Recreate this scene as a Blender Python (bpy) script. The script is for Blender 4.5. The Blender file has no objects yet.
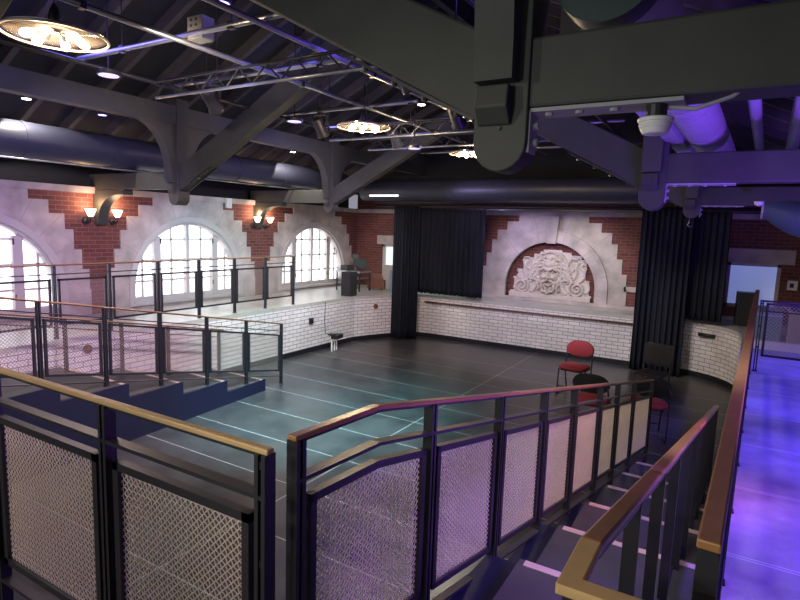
import bpy, math, random
import numpy as np
from mathutils import Vector, Matrix
from mathutils.geometry import tessellate_polygon
random.seed(7)
PI=math.pi
COL=bpy.context.scene.collection
sc=bpy.context.scene

# ------------------------------------------------------------------ materials
def new_mat(name):
    m=bpy.data.materials.new(name); m.use_nodes=True
    nt=m.node_tree; b=nt.nodes['Principled BSDF']
    return m,nt,b
def mat(name,col,rough=.6,metal=0,noise=.15,scale=8,bump=0,spec=.5,sheen=0):
    m,nt,b=new_mat(name)
    b.inputs['Roughness'].default_value=rough; b.inputs['Metallic'].default_value=metal
    b.inputs['Specular IOR Level'].default_value=spec
    if sheen: b.inputs['Sheen Weight'].default_value=sheen
    tc=nt.nodes.new('ShaderNodeTexCoord'); n=nt.nodes.new('ShaderNodeTexNoise')
    n.inputs['Scale'].default_value=scale; n.inputs['Detail'].default_value=5
    nt.links.new(tc.outputs['Object'],n.inputs['Vector'])
    mx=nt.nodes.new('ShaderNodeMix'); mx.data_type='RGBA'
    c=Vector(col)
    mx.inputs['A'].default_value=(*(c*(1-noise)),1); mx.inputs['B'].default_value=(*[min(1,v) for v in c*(1+noise)],1)
    nt.links.new(n.outputs['Fac'],mx.inputs['Factor']); nt.links.new(mx.outputs['Result'],b.inputs['Base Color'])
    if bump:
        bp=nt.nodes.new('ShaderNodeBump'); bp.inputs['Strength'].default_value=bump; bp.inputs['Distance'].default_value=.01
        nt.links.new(n.outputs['Fac'],bp.inputs['Height']); nt.links.new(bp.outputs['Normal'],b.inputs['Normal'])
    return m
def emis(name,col,s,base=(.8,.8,.8)):
    m,nt,b=new_mat(name)
    b.inputs['Base Color'].default_value=(*base,1)
    b.inputs['Emission Color'].default_value=(*col,1); b.inputs['Emission Strength'].default_value=s
    return m
def brick(name,c1,c2,mortar,bw,bh,ms=.008,rough=.7,bump=.4,spec=.5):
    m,nt,b=new_mat(name)
    tc=nt.nodes.new('ShaderNodeTexCoord'); br=nt.nodes.new('ShaderNodeTexBrick')
    br.inputs['Scale'].default_value=1; br.inputs['Brick Width'].default_value=bw; br.inputs['Row Height'].default_value=bh
    br.inputs['Mortar Size'].default_value=ms; br.inputs['Mortar Smooth'].default_value=.1
    br.inputs['Color1'].default_value=(*c1,1); br.inputs['Color2'].default_value=(*c2,1); br.inputs['Mortar'].default_value=(*mortar,1)
    nt.links.new(tc.outputs['UV'],br.inputs['Vector'])
    n=nt.nodes.new('ShaderNodeTexNoise'); n.inputs['Scale'].default_value=1.7; n.inputs['Detail'].default_value=6
    nt.links.new(tc.outputs['UV'],n.inputs['Vector'])
    mr=nt.nodes.new('ShaderNodeMapRange'); mr.inputs['To Min'].default_value=.75; mr.inputs['To Max'].default_value=1.2
    nt.links.new(n.outputs['Fac'],mr.inputs['Value'])
    mx=nt.nodes.new('ShaderNodeMix'); mx.data_type='RGBA'; mx.blend_type='MULTIPLY'; mx.inputs['Factor'].default_value=1
    nt.links.new(br.outputs['Color'],mx.inputs['A']); nt.links.new(mr.outputs['Result'],mx.inputs['B'])
    nt.links.new(mx.outputs['Result'],b.inputs['Base Color'])
    b.inputs['Roughness'].default_value=rough; b.inputs['Specular IOR Level'].default_value=spec
    bp=nt.nodes.new('ShaderNodeBump'); bp.inputs['Strength'].default_value=bump; bp.inputs['Distance'].default_value=.006; bp.invert=True
    nt.links.new(br.outputs['Fac'],bp.inputs['Height']); nt.links.new(bp.outputs['Normal'],b.inputs['Normal'])
    return m
def math_node(nt,op,a,b_=None,c=None):
    n=nt.nodes.new('ShaderNodeMath'); n.operation=op
    for i,v in enumerate((a,b_,c)):
        if v is None: continue
        if isinstance(v,(int,float)): n.inputs[i].default_value=v
        else: nt.links.new(v,n.inputs[i])
    return n.outputs[0]
def stone_mat(name,col,joints=12):
    """pale limestone, radial joints about the object's origin (UV = along wall, up; origin at arch centre)"""
    m,nt,b=new_mat(name)
    tc=nt.nodes.new('ShaderNodeTexCoord')
    n=nt.nodes.new('ShaderNodeTexNoise'); n.inputs['Scale'].default_value=3; n.inputs['Detail'].default_value=8
    nt.links.new(tc.outputs['Object'],n.inputs['Vector'])
    cr=nt.nodes.new('ShaderNodeValToRGB'); c=Vector(col)
    cr.color_ramp.elements[0].position=.3; cr.color_ramp.elements[1].position=.7
    cr.color_ramp.elements[0].color=(*(c*.6),1); cr.color_ramp.elements[1].color=(*(c*1.08),1)
    nt.links.new(n.outputs['Fac'],cr.inputs['Fac'])
    out=cr.outputs['Color']
    if joints:
        sp=nt.nodes.new('ShaderNodeSeparateXYZ'); nt.links.new(tc.outputs['UV'],sp.inputs[0])
        r=math_node(nt,'SQRT',math_node(nt,'ADD',math_node(nt,'MULTIPLY',sp.outputs[0],sp.outputs[0]),math_node(nt,'MULTIPLY',sp.outputs[1],sp.outputs[1])))
        ang=math_node(nt,'ARCTAN2',sp.outputs[1],sp.outputs[0])
        t=math_node(nt,'FRACT',math_node(nt,'ADD',math_node(nt,'MULTIPLY',ang,joints/PI),50.5))
        dd=math_node(nt,'MULTIPLY',math_node(nt,'ABSOLUTE',math_node(nt,'SUBTRACT',t,.5)),math_node(nt,'MULTIPLY',r,PI/joints))
        line=math_node(nt,'MULTIPLY',math_node(nt,'LESS_THAN',dd,.006),math_node(nt,'GREATER_THAN',sp.outputs[1],0.0))
        # horizontal joints below spring line
        t2=math_node(nt,'FRACT',math_node(nt,'MULTIPLY',sp.outputs[1],1/.31))
        l2=math_node(nt,'MULTIPLY',math_node(nt,'LESS_THAN',t2,.035),math_node(nt,'LESS_THAN',sp.outputs[1],0.0))
        ln=math_node(nt,'ADD',line,l2)
        mx=nt.nodes.new('ShaderNodeMix'); mx.data_type='RGBA'
        nt.links.new(ln,mx.inputs['Factor']); nt.links.new(out,mx.inputs['A']); mx.inputs['B'].default_value=(*(c*.68),1)
        out=mx.outputs['Result']
    nt.links.new(out,b.inputs['Base Color']); b.inputs['Roughness'].default_value=.8
    bp=nt.nodes.new('ShaderNodeBump'); bp.inputs['Strength'].default_value=.25; bp.inputs['Distance'].default_value=.01
    nt.links.new(n.outputs['Fac'],bp.inputs['Height']); nt.links.new(bp.outputs['Normal'],b.inputs['Normal'])
    return m
def lines_mat(name,base,linec,ys,xs,rough,w=.008,noise=.35,nscale=1.2,bump=.05):
    """flat floor with seam lines at world y in ys and x in xs (UV = world xy)"""
    m,nt,b=new_mat(name)
    tc=nt.nodes.new('ShaderNodeTexCoord'); sp=nt.nodes.new('ShaderNodeSeparateXYZ'); nt.links.new(tc.outputs['UV'],sp.inputs[0])
    n=nt.nodes.new('ShaderNodeTexNoise'); n.inputs['Scale'].default_value=nscale; n.inputs['Detail'].default_value=7; n.inputs['Roughness'].default_value=.65
    nt.links.new(tc.outputs['UV'],n.inputs['Vector'])
    cr=nt.nodes.new('ShaderNodeValToRGB'); c=Vector(base)
    cr.color_ramp.elements[0].position=.3; cr.color_ramp.elements[1].position=.72
    cr.color_ramp.elements[0].color=(*(c*(1-noise)),1); cr.color_ramp.elements[1].color=(*(c*(1+noise)),1)
    nt.links.new(n.outputs['Fac'],cr.inputs['Fac'])
    acc=None
    for axis,vals in ((1,ys),(0,xs)):
        for v in vals:
            lo,hi=None,None
            if isinstance(v,tuple): v,lo,hi=v
            l=math_node(nt,'LESS_THAN',math_node(nt,'ABSOLUTE',math_node(nt,'SUBTRACT',sp.outputs[axis],v)),w/2)
            if lo is not None:
                l=math_node(nt,'MULTIPLY',l,math_node(nt,'MULTIPLY',math_node(nt,'GREATER_THAN',sp.outputs[1-axis],lo),math_node(nt,'LESS_THAN',sp.outputs[1-axis],hi)))
            acc=l if acc is None else math_node(nt,'MAXIMUM',acc,l)
    out=cr.outputs['Color']
    if acc is not None:
        mx=nt.nodes.new('ShaderNodeMix'); mx.data_type='RGBA'
        nt.links.new(acc,mx.inputs['Factor']); nt.links.new(out,mx.inputs['A']); mx.inputs['B'].default_value=(*linec,1)
        out=mx.outputs['Result']
    nt.links.new(out,b.inputs['Base Color'])
    mr=nt.nodes.new('ShaderNodeMapRange'); mr.inputs['To Min'].default_value=rough-.08; mr.inputs['To Max'].default_value=rough+.12
    nt.links.new(n.outputs['Fac'],mr.inputs['Value']); nt.links.new(mr.outputs['Result'],b.inputs['Roughness'])
    bp=nt.nodes.new('ShaderNodeBump'); bp.inputs['Strength'].default_value=bump; bp.inputs['Distance'].default_value=.01
    nt.links.new(n.outputs['Fac'],bp.inputs['Height']); nt.links.new(bp.outputs['Normal'],b.inputs['Normal'])
    return m

M={}
M['vinyl']=lines_mat('black_dance_vinyl',(.058,.058,.06),(.42,.41,.41),
    [10.2,9.44,8.73,7.93,7.16,6.39,5.62,4.85,4.05,3.27,2.46],[(-3.5,-20,20)],.3,w=.012,noise=.5,nscale=1.6)
M['stone_floor']=lines_mat('pale_stone_floor',(.5,.5,.46),(.25,.25,.23),[i*1.1 for i in range(-2,13)],[],.35,w=.012,noise=.15)
M['deck_tile']=lines_mat('mottled_deck_tile',(.36,.36,.4),(.7,.7,.72),
    [i*.92+.35 for i in range(-1,13)]+[i*.92+.375 for i in range(-1,13)],[],.45,w=.007,noise=.4,nscale=2.2,bump=.35)
M['white_brick']=brick('white_glazed_brick',(.88,.85,.84),(.78,.74,.74),(.24,.21,.23),.225,.077,ms=.005,rough=.22,bump=.5)
M['red_brick']=brick('red_brick',(.2,.062,.048),(.13,.04,.034),(.2,.13,.12),.2,.068,ms=.006,rough=.85)
M['stone']=stone_mat('limestone_voussoirs',(.56,.5,.47))
M['stone_plain']=stone_mat('limestone',(.56,.5,.47),0)
M['relief']=mat('carved_limestone',(.62,.56,.5),.85,noise=.2,scale=20,bump=.2)
M['timber']=mat('dark_painted_timber',(.052,.054,.048),.6,noise=.3,scale=5,bump=.15)
M['roof']=mat('dark_roof_boards',(.018,.018,.02),.8,noise=.3,scale=3)
M['rafter']=mat('rafter_timber',(.075,.065,.055),.7,noise=.3,scale=5)
M['duct']=mat('painted_duct',(.035,.038,.06),.45,metal=.1,noise=.1)
M['galv']=mat('galvanised_steel',(.45,.45,.47),.35,metal=.9,noise=.1,scale=30)
M['duct_light']=mat('grey_painted_duct',(.35,.35,.37),.5,noise=.1)
M['pipe_dark']=mat('dark_pipe',(.03,.03,.035),.4,metal=.4)
M['black_metal']=mat('black_painted_steel',(.022,.022,.028),.38,noise=.1)
M['wire']=mat('woven_wire',(.72,.63,.54),.4,metal=.35,noise=.08,scale=30)
M['wire_tan']=mat('darkened_woven_wire',(.3,.23,.2),.5,metal=.2,noise=.1,scale=30)  # darker copy of the wire, offsets the strong light falling on it
M['rail_wood']=mat('varnished_handrail_wood',(.3,.15,.06),.3,noise=.25,scale=14)
M['oak']=mat('pale_varnished_oak',(.5,.34,.17),.3,noise=.25,scale=10)
M['navy']=mat('navy_painted_stringer',(.005,.007,.032),.55,noise=.1)
M['tread']=mat('dark_rubber_tread',(.07,.066,.066),.6,noise=.3,scale=6,bump=.1)
M['nosing']=mat('pale_nosing_strip',(.68,.5,.42),.5,noise=.08,scale=20)
M['curtain']=mat('black_velvet_drape',(.009,.012,.022),.75,noise=.2,spec=.35)
M['frame_white']=mat('white_window_paint',(.5,.47,.46),.5,noise=.05)
M['red_fabric']=mat('red_upholstery',(.3,.03,.045),.8,noise=.12,scale=60,bump=.1)
M['black_plastic']=mat('black_plastic',(.02,.02,.022),.4,noise=.1)
M['grey_fabric']=mat('charcoal_mesh_fabric',(.02,.02,.026),.7,noise=.1,scale=60)
M['chrome']=mat('chrome_tube',(.6,.6,.62),.2,metal=1,noise=.03)
M['white_plastic']=mat('white_plastic',(.8,.8,.8),.4,noise=.03)
M['brass_rim']=mat('pale_brass',(.75,.6,.5),.35,metal=.6,noise=.05)
M['brown']=mat('brown_wood',(.16,.07,.04),.5,noise=.2)
M['grey_board']=mat('pale_board',(.45,.42,.38),.7)
M['bluegrey']=mat('blue_grey_panel',(.2,.3,.38),.5)
M['cream']=mat('cream_board',(.5,.45,.36),.7)
M['base_black']=mat('black_baseboard',(.01,.011,.016),.5)
M['glass_day']=emis('daylit_frosted_pane',(.97,.98,1),2.1)
M['glass_teal']=emis('dim_teal_pane',(.75,.95,.9),.62)
M['glass_blue']=emis('dim_blue_pane',(.22,.3,.72),.42)
M['bulb']=emis('warm_bulb',(1,.72,.38),11)
M['sconce_glass']=emis('lit_sconce_shade',(1,.74,.5),5)
M['lamp_white']=emis('downlight_lens',(1,.93,.8),14)
M['lamp_blue']=emis('blue_downlight_lens',(.35,.3,1),4)
M['lamp_lav']=emis('lavender_diffuser',(.6,.5,1),1.0)
M['blue_glint']=emis('blue_highlight_glow',(.12,.12,1),6)  # emission paints the blue highlight of a pipe near the ridge
M['screen']=emis('monitor_screen',(.05,.12,.12),.1,base=(.02,.03,.03))

# ------------------------------------------------------------------ mesh helpers
class MB:
    def __init__(s): s.v=[]; s.f=[]; s.uv={}
    def add(s,vs,fs):
        o=len(s.v); s.v+= [Vector(p) for p in vs]; s.f+=[tuple(i+o for i in f) for f in fs]; return s
    def box(s,a,b):
        x0,y0,z0=a; x1,y1,z1=b
        return s.add([(x0,y0,z0),(x1,y0,z0),(x1,y1,z0),(x0,y1,z0),(x0,y0,z1),(x1,y0,z1),(x1,y1,z1),(x0,y1,z1)],
          [(0,3,2,1),(4,5,6,7),(0,1,5,4),(1,2,6,5),(2,3,7,6),(3,0,4,7)])
    def cbox(s,c,d,ch=0):
        c=Vector(c); h=Vector(d)/2
        return s.box(c-h,c+h)
    def bar(s,p0,p1,w,h,up=(0,0,1)):
        p0=Vector(p0);p1=Vector(p1); d=(p1-p0).normalized(); up=Vector(up)
        sx=d.cross(up).normalized(); uz=sx.cross(d).normalized()
        vs=[]
        for p in (p0,p1):
            for a,b in ((-1,-1),(1,-1),(1,1),(-1,1)): vs.append(p+sx*a*w/2+uz*b*h/2)
        return s.add(vs,[(0,1,2,3),(7,6,5,4),(0,4,5,1),(1,5,6,2),(2,6,7,3),(3,7,4,0)])
    def tube(s,pts,r,n=8,caps=True):
        pts=[Vector(p) for p in pts]; N=len(pts)
        rr=r if isinstance(r,(list,tuple)) else [r]*N
        d0=(pts[1]-pts[0]).normalized(); up=Vector((0,0,1)) if abs(d0.z)<.9 else Vector((1,0,0))
        a=d0.cross(up).normalized(); vs=[];fs=[]
        for i,p in enumerate(pts):
            d=(pts[min(i+1,N-1)]-pts[max(i-1,0)]).normalized()
            a=(a-d*a.dot(d)).normalized(); b=d.cross(a)
            for k in range(n):
                t=2*PI*k/n; vs.append(p+(a*math.cos(t)+b*math.sin(t))*rr[i])
        for i in range(N-1):
            for k in range(n):
                k2=(k+1)%n; fs.append((i*n+k,i*n+k2,(i+1)*n+k2,(i+1)*n+k))
        if caps: fs.append(tuple(range(n-1,-1,-1))); fs.append(tuple((N-1)*n+k for k in range(n)))
        return s.add(vs,fs)
    def lathe(s,prof,c,n=20,axis='z'):
        vs=[];fs=[];c=Vector(c);N=len(prof)
        for r,h in prof:
            for k in range(n):
                t=2*PI*k/n
                if axis=='z': vs.append(c+Vector((r*math.cos(t),r*math.sin(t),h)))
                elif axis=='x': vs.append(c+Vector((h,r*math.cos(t),r*math.sin(t))))
                else: vs.append(c+Vector((r*math.sin(t),h,r*math.cos(t))))
        for i in range(N-1):
            for k in range(n):
                k2=(k+1)%n; fs.append((i*n+k,i*n+k2,(i+1)*n+k2,(i+1)*n+k))
        fs.append(tuple(range(n-1,-1,-1))); fs.append(tuple((N-1)*n+k for k in range(n)))
        return s.add(vs,fs)
    def prism(s,poly,f,d0,d1,holes=()):
        """poly: 2D outline; f(a,b,d)->3D; extruded between d0 and d1"""
        loops=[list(poly)]+[list(h) for h in holes]
        flat=[p for l in loops for p in l]; n=len(flat)
        tris=tessellate_polygon([[Vector((a,b,0)) for a,b in l] for l in loops])
        vs=[f(a,b,d0) for a,b in flat]+[f(a,b,d1) for a,b in flat]
        fs=[tuple(t) for t in tris]+[tuple(i+n for i in reversed(t)) for t in tris]
        o=0
        for l in loops:
            m=len(l)
            for i in range(m):
                j=(i+1)%m; fs.append((o+i,o+j,o+j+n,o+i+n))
            o+=m
        return s.add(vs,fs)
    def build(s,name,mt,parent=None,smooth=False,uvf=None,bevel=0,off=None,world=False):
        me=bpy.data.meshes.new(name)
        off=Vector(off) if off is not None else (Vector(parent.location) if (parent is not None and world) else Vector((0,0,0)))
        if world and parent is not None and parent.parent is not None: off=Vector(parent.parent.location)+Vector(parent.location)
        me.from_pydata([tuple(v-off) for v in s.v],[],s.f); me.update()
        if uvf:
            uv=me.uv_layers.new(name='UVMap')
            for l in me.loops: uv.data[l.index].uv=uvf(s.v[l.vertex_index])
        if smooth is True:
            for p in me.polygons: p.use_smooth=True
        elif smooth:
            for p in me.polygons: p.use_smooth=True
            me.set_sharp_from_angle(angle=math.radians(smooth))
        import bmesh
        bm=bmesh.new(); bm.from_mesh(me); bmesh.ops.recalc_face_normals(bm,faces=bm.faces); bm.to_mesh(me); bm.free()
        me.materials.append(mt)
        o=bpy.data.objects.new(name,me); COL.objects.link(o)
        if parent is not None: o.parent=parent
        elif off.length: o.location=off
        if bevel:
            bv=o.modifiers.new('bevel','BEVEL'); bv.width=bevel; bv.segments=2; bv.limit_method='ANGLE'
        return o
def tag(o,label=None,cat=None,group=None,kind=None):
    if label: o['label']=label
    if cat: o['category']=cat
    if group: o['group']=group
    if kind: o['kind']=kind
    return o
def empty(name,loc,label,cat,group=None,rz=0):
    o=bpy.data.objects.new(name,None); COL.objects.link(o); o.location=loc; o.rotation_euler=(0,0,rz)
    o.empty_display_size=.1
    return tag(o,label,cat,group)
def copy_tree(o,parent=None):
    c=o.copy(); COL.objects.link(c); c.parent=parent
    for ch in list(o.children): copy_tree(ch,c)
    return c
def struct(o): o['kind']='structure'; return o
YZ=lambda x0:(lambda a,b,d:(x0+d,a,b))
XZ=lambda y0:(lambda a,b,d:(a,y0+d,b))
XY=lambda z0:(lambda a,b,d:(a,b,z0+d))
uv_xy=lambda p:(p.x,p.y)
uv_yz=lambda p:(p.y,p.z)
uv_xz=lambda p:(p.x,p.z)

ZD=1.03          # deck level above the sunken floor
XL,YB,XR=-9.0,12.7,1.75
YF=-3.0
# ------------------------------------------------------------------ room: sunken floor, decks
def arc(cx,cy,r,a0,a1,n=10): return [(cx+r*math.cos(math.radians(a0+(a1-a0)*i/n)),cy+r*math.sin(math.radians(a0+(a1-a0)*i/n))) for i in range(n+1)]
pit=[(-7.33,1.06),(-7.35,9.85)]+[(-7.32,10.3),(-7.15,10.75),(-6.95,11.2),(-6.75,11.6),(-6.45,11.82),(-6.1,11.86)]+[(-.95,11.86)]+\
    arc(-.85,10.75,1.11,88,0,10)+[(.24,10.2),(.13,6.4),(.05,1.06)]
# make it a closed ring, counter-clockwise not required
m=MB().prism([(-8.2,.2),(1.2,.2),(1.2,12.3),(-8.2,12.3)],XY(0),-.1,0)
struct(m.build('floor',M['vinyl'],uvf=uv_xy))
# deck ring (hole = pit)
m=MB().prism([(XL,YF),(XR,YF),(XR,YB+.0),(XL,YB+.0)],XY(ZD),-.12,0,holes=[pit])
# split in two objects: stone deck to the left/back, tiled deck on the right
def deck(name,outer,mt):
    return struct(MB().prism(outer,XY(ZD),-.07,0).build(name,mt,uvf=uv_xy))
deck('floor_left_deck',[(XL,YF),(-7.33,YF)]+[(-7.33,1.0),(-7.35,9.85),(-7.32,10.3),(-7.15,10.75),(-6.95,11.2),(-6.75,11.6),(-6.45,11.82),(-6.1,11.86)]+[(-6.1,YB),(XL,YB)],M['stone_floor'])
deck('floor_back_ledge',[(-6.1,11.86),(-.95,11.86)]+arc(-.85,10.75,1.11,88,20,8)+[(.2,11.13),(.2,YB),(-6.1,YB)],M['stone_floor'])
deck('floor_right_deck',[(.05,YF),(XR,YF),(XR,YB),(.2,YB),(.2,11.13),(.24,10.75),(.24,10.2),(.13,6.4),(.05,1.0)],M['deck_tile'])
deck('floor_front_landing',[(-7.33,YF),(.05,YF),(.05,1.0),(-7.33,1.0)],M['tread'])
# glazed brick wall ribbon round the pit
def ribbon(path,z0,z1,name,mt,thick,side=1):
    m=MB(); s=[0]
    for a,b in zip(path,path[1:]): s.append(s[-1]+math.dist(a,b))
    uvs={}
    n=len(path); me_v=[];me_f=[];uvl=[]
    def nrm(i):
        a=Vector(path[max(i-1,0)]);b=Vector(path[min(i+1,n-1)]); d=(b-a).normalized(); return Vector((-d.y,d.x))*side*thick
    for i,p in enumerate(path):
        q=Vector(p)+nrm(i)
        for (x,y),z in (((p[0],p[1]),z0),((p[0],p[1]),z1),((q.x,q.y),z1),((q.x,q.y),z0)):
            me_v.append((x,y,z)); uvl.append((s[i],z))
    for i in range(n-1):
        for k in range(4):
            k2=(k+1)%4; me_f.append((i*4+k,i*4+k2,(i+1)*4+k2,(i+1)*4+k))
    me_f+= [(3,2,1,0),((n-1)*4,(n-1)*4+1,(n-1)*4+2,(n-1)*4+3)]
    m.add(me_v,me_f); lut={tuple(round(c,4) for c in v):u for v,u in zip(me_v,uvl)}
    return struct(m.build(name,mt,uvf=lambda p:lut[tuple(round(c,4) for c in p)]))
wallpath=pit
ribbon(wallpath[:9],0,ZD-.07,'wall_pit_left',M['white_brick'],.15,1)
ribbon(wallpath[8:10],0,ZD-.07,'wall_pit_back',M['white_brick'],.15,1)
ribbon(wallpath[9:],0,ZD-.07,'wall_pit_right',M['white_brick'],.15,1)
ribbon([(.05,1.0),(-7.33,1.0)],0,ZD-.07,'wall_pit_front',M['navy'],.12,-1)
def inset(path,d):
    out=[]
    for i,p in enumerate(path):
        a=Vector(path[max(i-1,0)]);b=Vector(path[min(i+1,len(path)-1)]);t=(b-a).normalized()
        out.append((p[0]+t.y*d,p[1]-t.x*d))
    return out
ribbon(inset(wallpath[:9],.015),0,.1,'baseboard_pit_left',M['base_black'],.015,1)
ribbon(inset(wallpath[8:10],.015),0,.1,'baseboard_pit_back',M['base_black'],.015,1)
ribbon(inset(wallpath[9:],.015),0,.1,'baseboard_pit_right',M['base_black'],.015,1)

# ------------------------------------------------------------------ upper walls
WCY=[-.14,3.51,7.16,10.87]; WR=1.27; WSP=1.38; WZ0=1.08
def arch(cy,r,zs,z0,n=32):
    pts=[(cy-r,z0)]
    for i in range(n+1):
        t=PI-PI*i/n; pts.append((cy+r*math.cos(t),zs+r*math.sin(t)))
    pts.append((cy+r,z0)); return pts
ZW=3.5
m=MB().prism([(YF,ZD),(YB+.35,ZD),(YB+.35,3.1),(YF,3.1)],YZ(XL),-.35,0,holes=[arch(c,WR,WSP,WZ0) for c in WCY])
struct(m.build('wall_left',M['red_brick'],uvf=uv_yz))
FX,FR,FS=-3.57,1.03,1.38
m=MB().prism([(XL,ZD),(XR+.3,ZD),(XR+.3,ZW),(XL,ZW)],XZ(YB),0,.35,holes=[arch(FX,FR,FS,1.09),[(-8.15,1.15),(-5.6,1.15),(-5.6,2.17),(-8.15,2.17)],[(-.08,1.3),(.8,1.3),(.8,2.17),(-.08,2.17)]])
struct(m.build('wall_back',M['red_brick'],uvf=uv_xz))
struct(MB().box((FX-1.2,YB+.16,1.0),(FX+1.2,YB+.3,2.6)).build('wall_niche',M['red_brick'],uvf=uv_xz))
struct(MB().box((XR,YF,ZD),(XR+.3,YB,ZW)).build('wall_right',M['red_brick'],uvf=uv_yz))
STEPS=[(ZD,1.68),(1.45,1.66),(1.78,1.55),(2.1,1.43),(2.42,1.3),(2.66,1.07),(2.86,.79),(3.0,.79)]
def surround(c,r,zs,z0,f,d0,d1,name,uvf):
    out=[]
    for k in range(len(STEPS)-1):
        z,w=STEPS[k]; z2=STEPS[k+1][0]
        out+=[(c+w,z),(c+w,z2)]
    left=[(2*c-a,b) for a,b in reversed(out)]
    poly=out+left
    inner=arch(c,r,zs,z0)
    # notch: open bottom -> use hole slightly above base
    m=MB().prism(poly,f,d0,d1,holes=[inner])
    return struct(m.build(name,M['stone'],uvf=uvf))
for i,c in enumerate(WCY):
    surround(c,WR-.0,WSP,WZ0,YZ(XL),0,.03,'trim_window_%d_stone'%(i+1),lambda p,c=c:(p.y-c,p.z-WSP))
surround(FX,FR+.24,FS,ZD+.02,XZ(YB),-.03,0,'trim_niche_stone',lambda p:(p.x-FX,p.z-FS))
# niche arch ring (voussoirs) and keystone
ring=arch(FX,FR+.27,FS,ZD)+list(reversed(arch(FX,FR,FS,ZD)))
struct(MB().prism(ring,XZ(YB),-.09,.05).build('trim_niche_arch',M['stone'],uvf=lambda p:(p.x-FX,p.z-FS),bevel=.012))
struct(MB().prism([(FX-.1,2.38),(FX+.12,2.38),(FX+.17,3.0),(FX-.14,3.0)],XZ(YB),-.14,.05).build('trim_keystone',M['stone_plain'],bevel=.01))
struct(MB().box((-6.2,YB-.12,ZD),(.2,YB,ZD+.08)).build('trim_niche_sill',M['stone_plain'],bevel=.01))
struct(MB().box((XL,YF,3.0),(XL+.06,YB,3.1)).build('trim_left_cornice',M['stone_plain']))
struct(MB().box((XL,YB-.06,3.0),(XR,YB,3.1)).build('trim_back_cornice',M['stone_plain']))
struct(MB().box((-1.95,YB-.03,1.42),(-.3,YB,1.53)).build('trim_back_band',M['stone_plain']))
struct(MB().box((-8.3,YB-.04,2.17),(-5.45,YB,2.41)).build('trim_back_left_lintel',M['stone_plain']))
struct(MB().box((-.3,YB-.04,2.17),(1.0,YB,2.44)).build('trim_back_right_lintel',M['stone_plain']))
# arched windows
def win(c,i):
    fr=MB()
    def sec(r0,r1,d0,d1):
        o=arch(c,r1,WSP,WZ0); n_=arch(c,r0,WSP,WZ0)
        fr.prism(o+list(reversed(n_)),YZ(XL),d0,d1)
    sec(WR-.07,WR+.035,-.03,.055)
    sec(WR-.11,WR-.05,-.18,.0)
    R=WR-.11
    hz=lambda dy:WSP+math.sqrt(max(0,R*R-dy*dy))
    for dy,w in ((-.66,.14),(0,.07),(.66,.14)):
        fr.box((XL-.16,c+dy-w/2,WZ0),(XL-.06,c+dy+w/2,min(hz(dy-w/2),hz(dy+w/2))+.03))
    fr.box((XL-.18,c-WR+.02,WZ0-.03),(XL+.03,c+WR-.02,WZ0+.06))
    fr.box((XL-.16,c-R,WZ0+.05),(XL-.08,c+R,WZ0+.14))
    f=struct(fr.build('window_%d'%i,M['frame_white'],bevel=.006))
    mu=MB()
    for dy in (-.95,-.34,.34,.95): mu.box((XL-.13,c+dy-.016,WZ0+.1),(XL-.1,c+dy+.016,hz(dy)))
    for z in (1.5,1.88,2.26):
        hw=R if z<WSP else math.sqrt(R*R-(z-WSP)**2)
        mu.box((XL-.13,c-hw,z-.015),(XL-.1,c+hw,z+.015))
    mu.build('muntins',M['frame_white'],f)
    MB().prism(arch(c,WR-.05,WSP,WZ0),YZ(XL),-.2,-.17).build('panes',M['glass_day'],f)
    hg=MB()
    for dy in (-.6,.6):
        for z in (1.35,2.18): hg.box((XL-.065,c+dy*1.0-.012,z),(XL-.05,c+dy+.012,z+.09))
    hg.build('hinge',M['black_metal'],f)
for i,c in enumerate(WCY): win(c,i+1)
def rwin(x0,x1,z0,z1,i,pm,mull):
    fr=MB(); w=.06
    for a,b in (((x0,z0),(x0+w,z1)),((x1-w,z0),(x1,z1)),((x0,z0),(x1,z0+w)),((x0,z1-w),(x1,z1))):
        fr.box((a[0],YB+.02,a[1]),(b[0],YB+.1,b[1]))
    for xm in mull: fr.box((xm-.035,YB+.03,z0),(xm+.035,YB+.09,z1))
    f=struct(fr.build('window_%d'%i,M['frame_white']))
    MB().box((x0,YB+.1,z0),(x1,YB+.12,z1)).build('panes',pm,f)
rwin(-8.15,-5.6,1.15,2.17,5,M['glass_teal'],(-7.3,-6.45))
rwin(-.08,.8,1.3,2.17,6,M['glass_blue'],())

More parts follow.
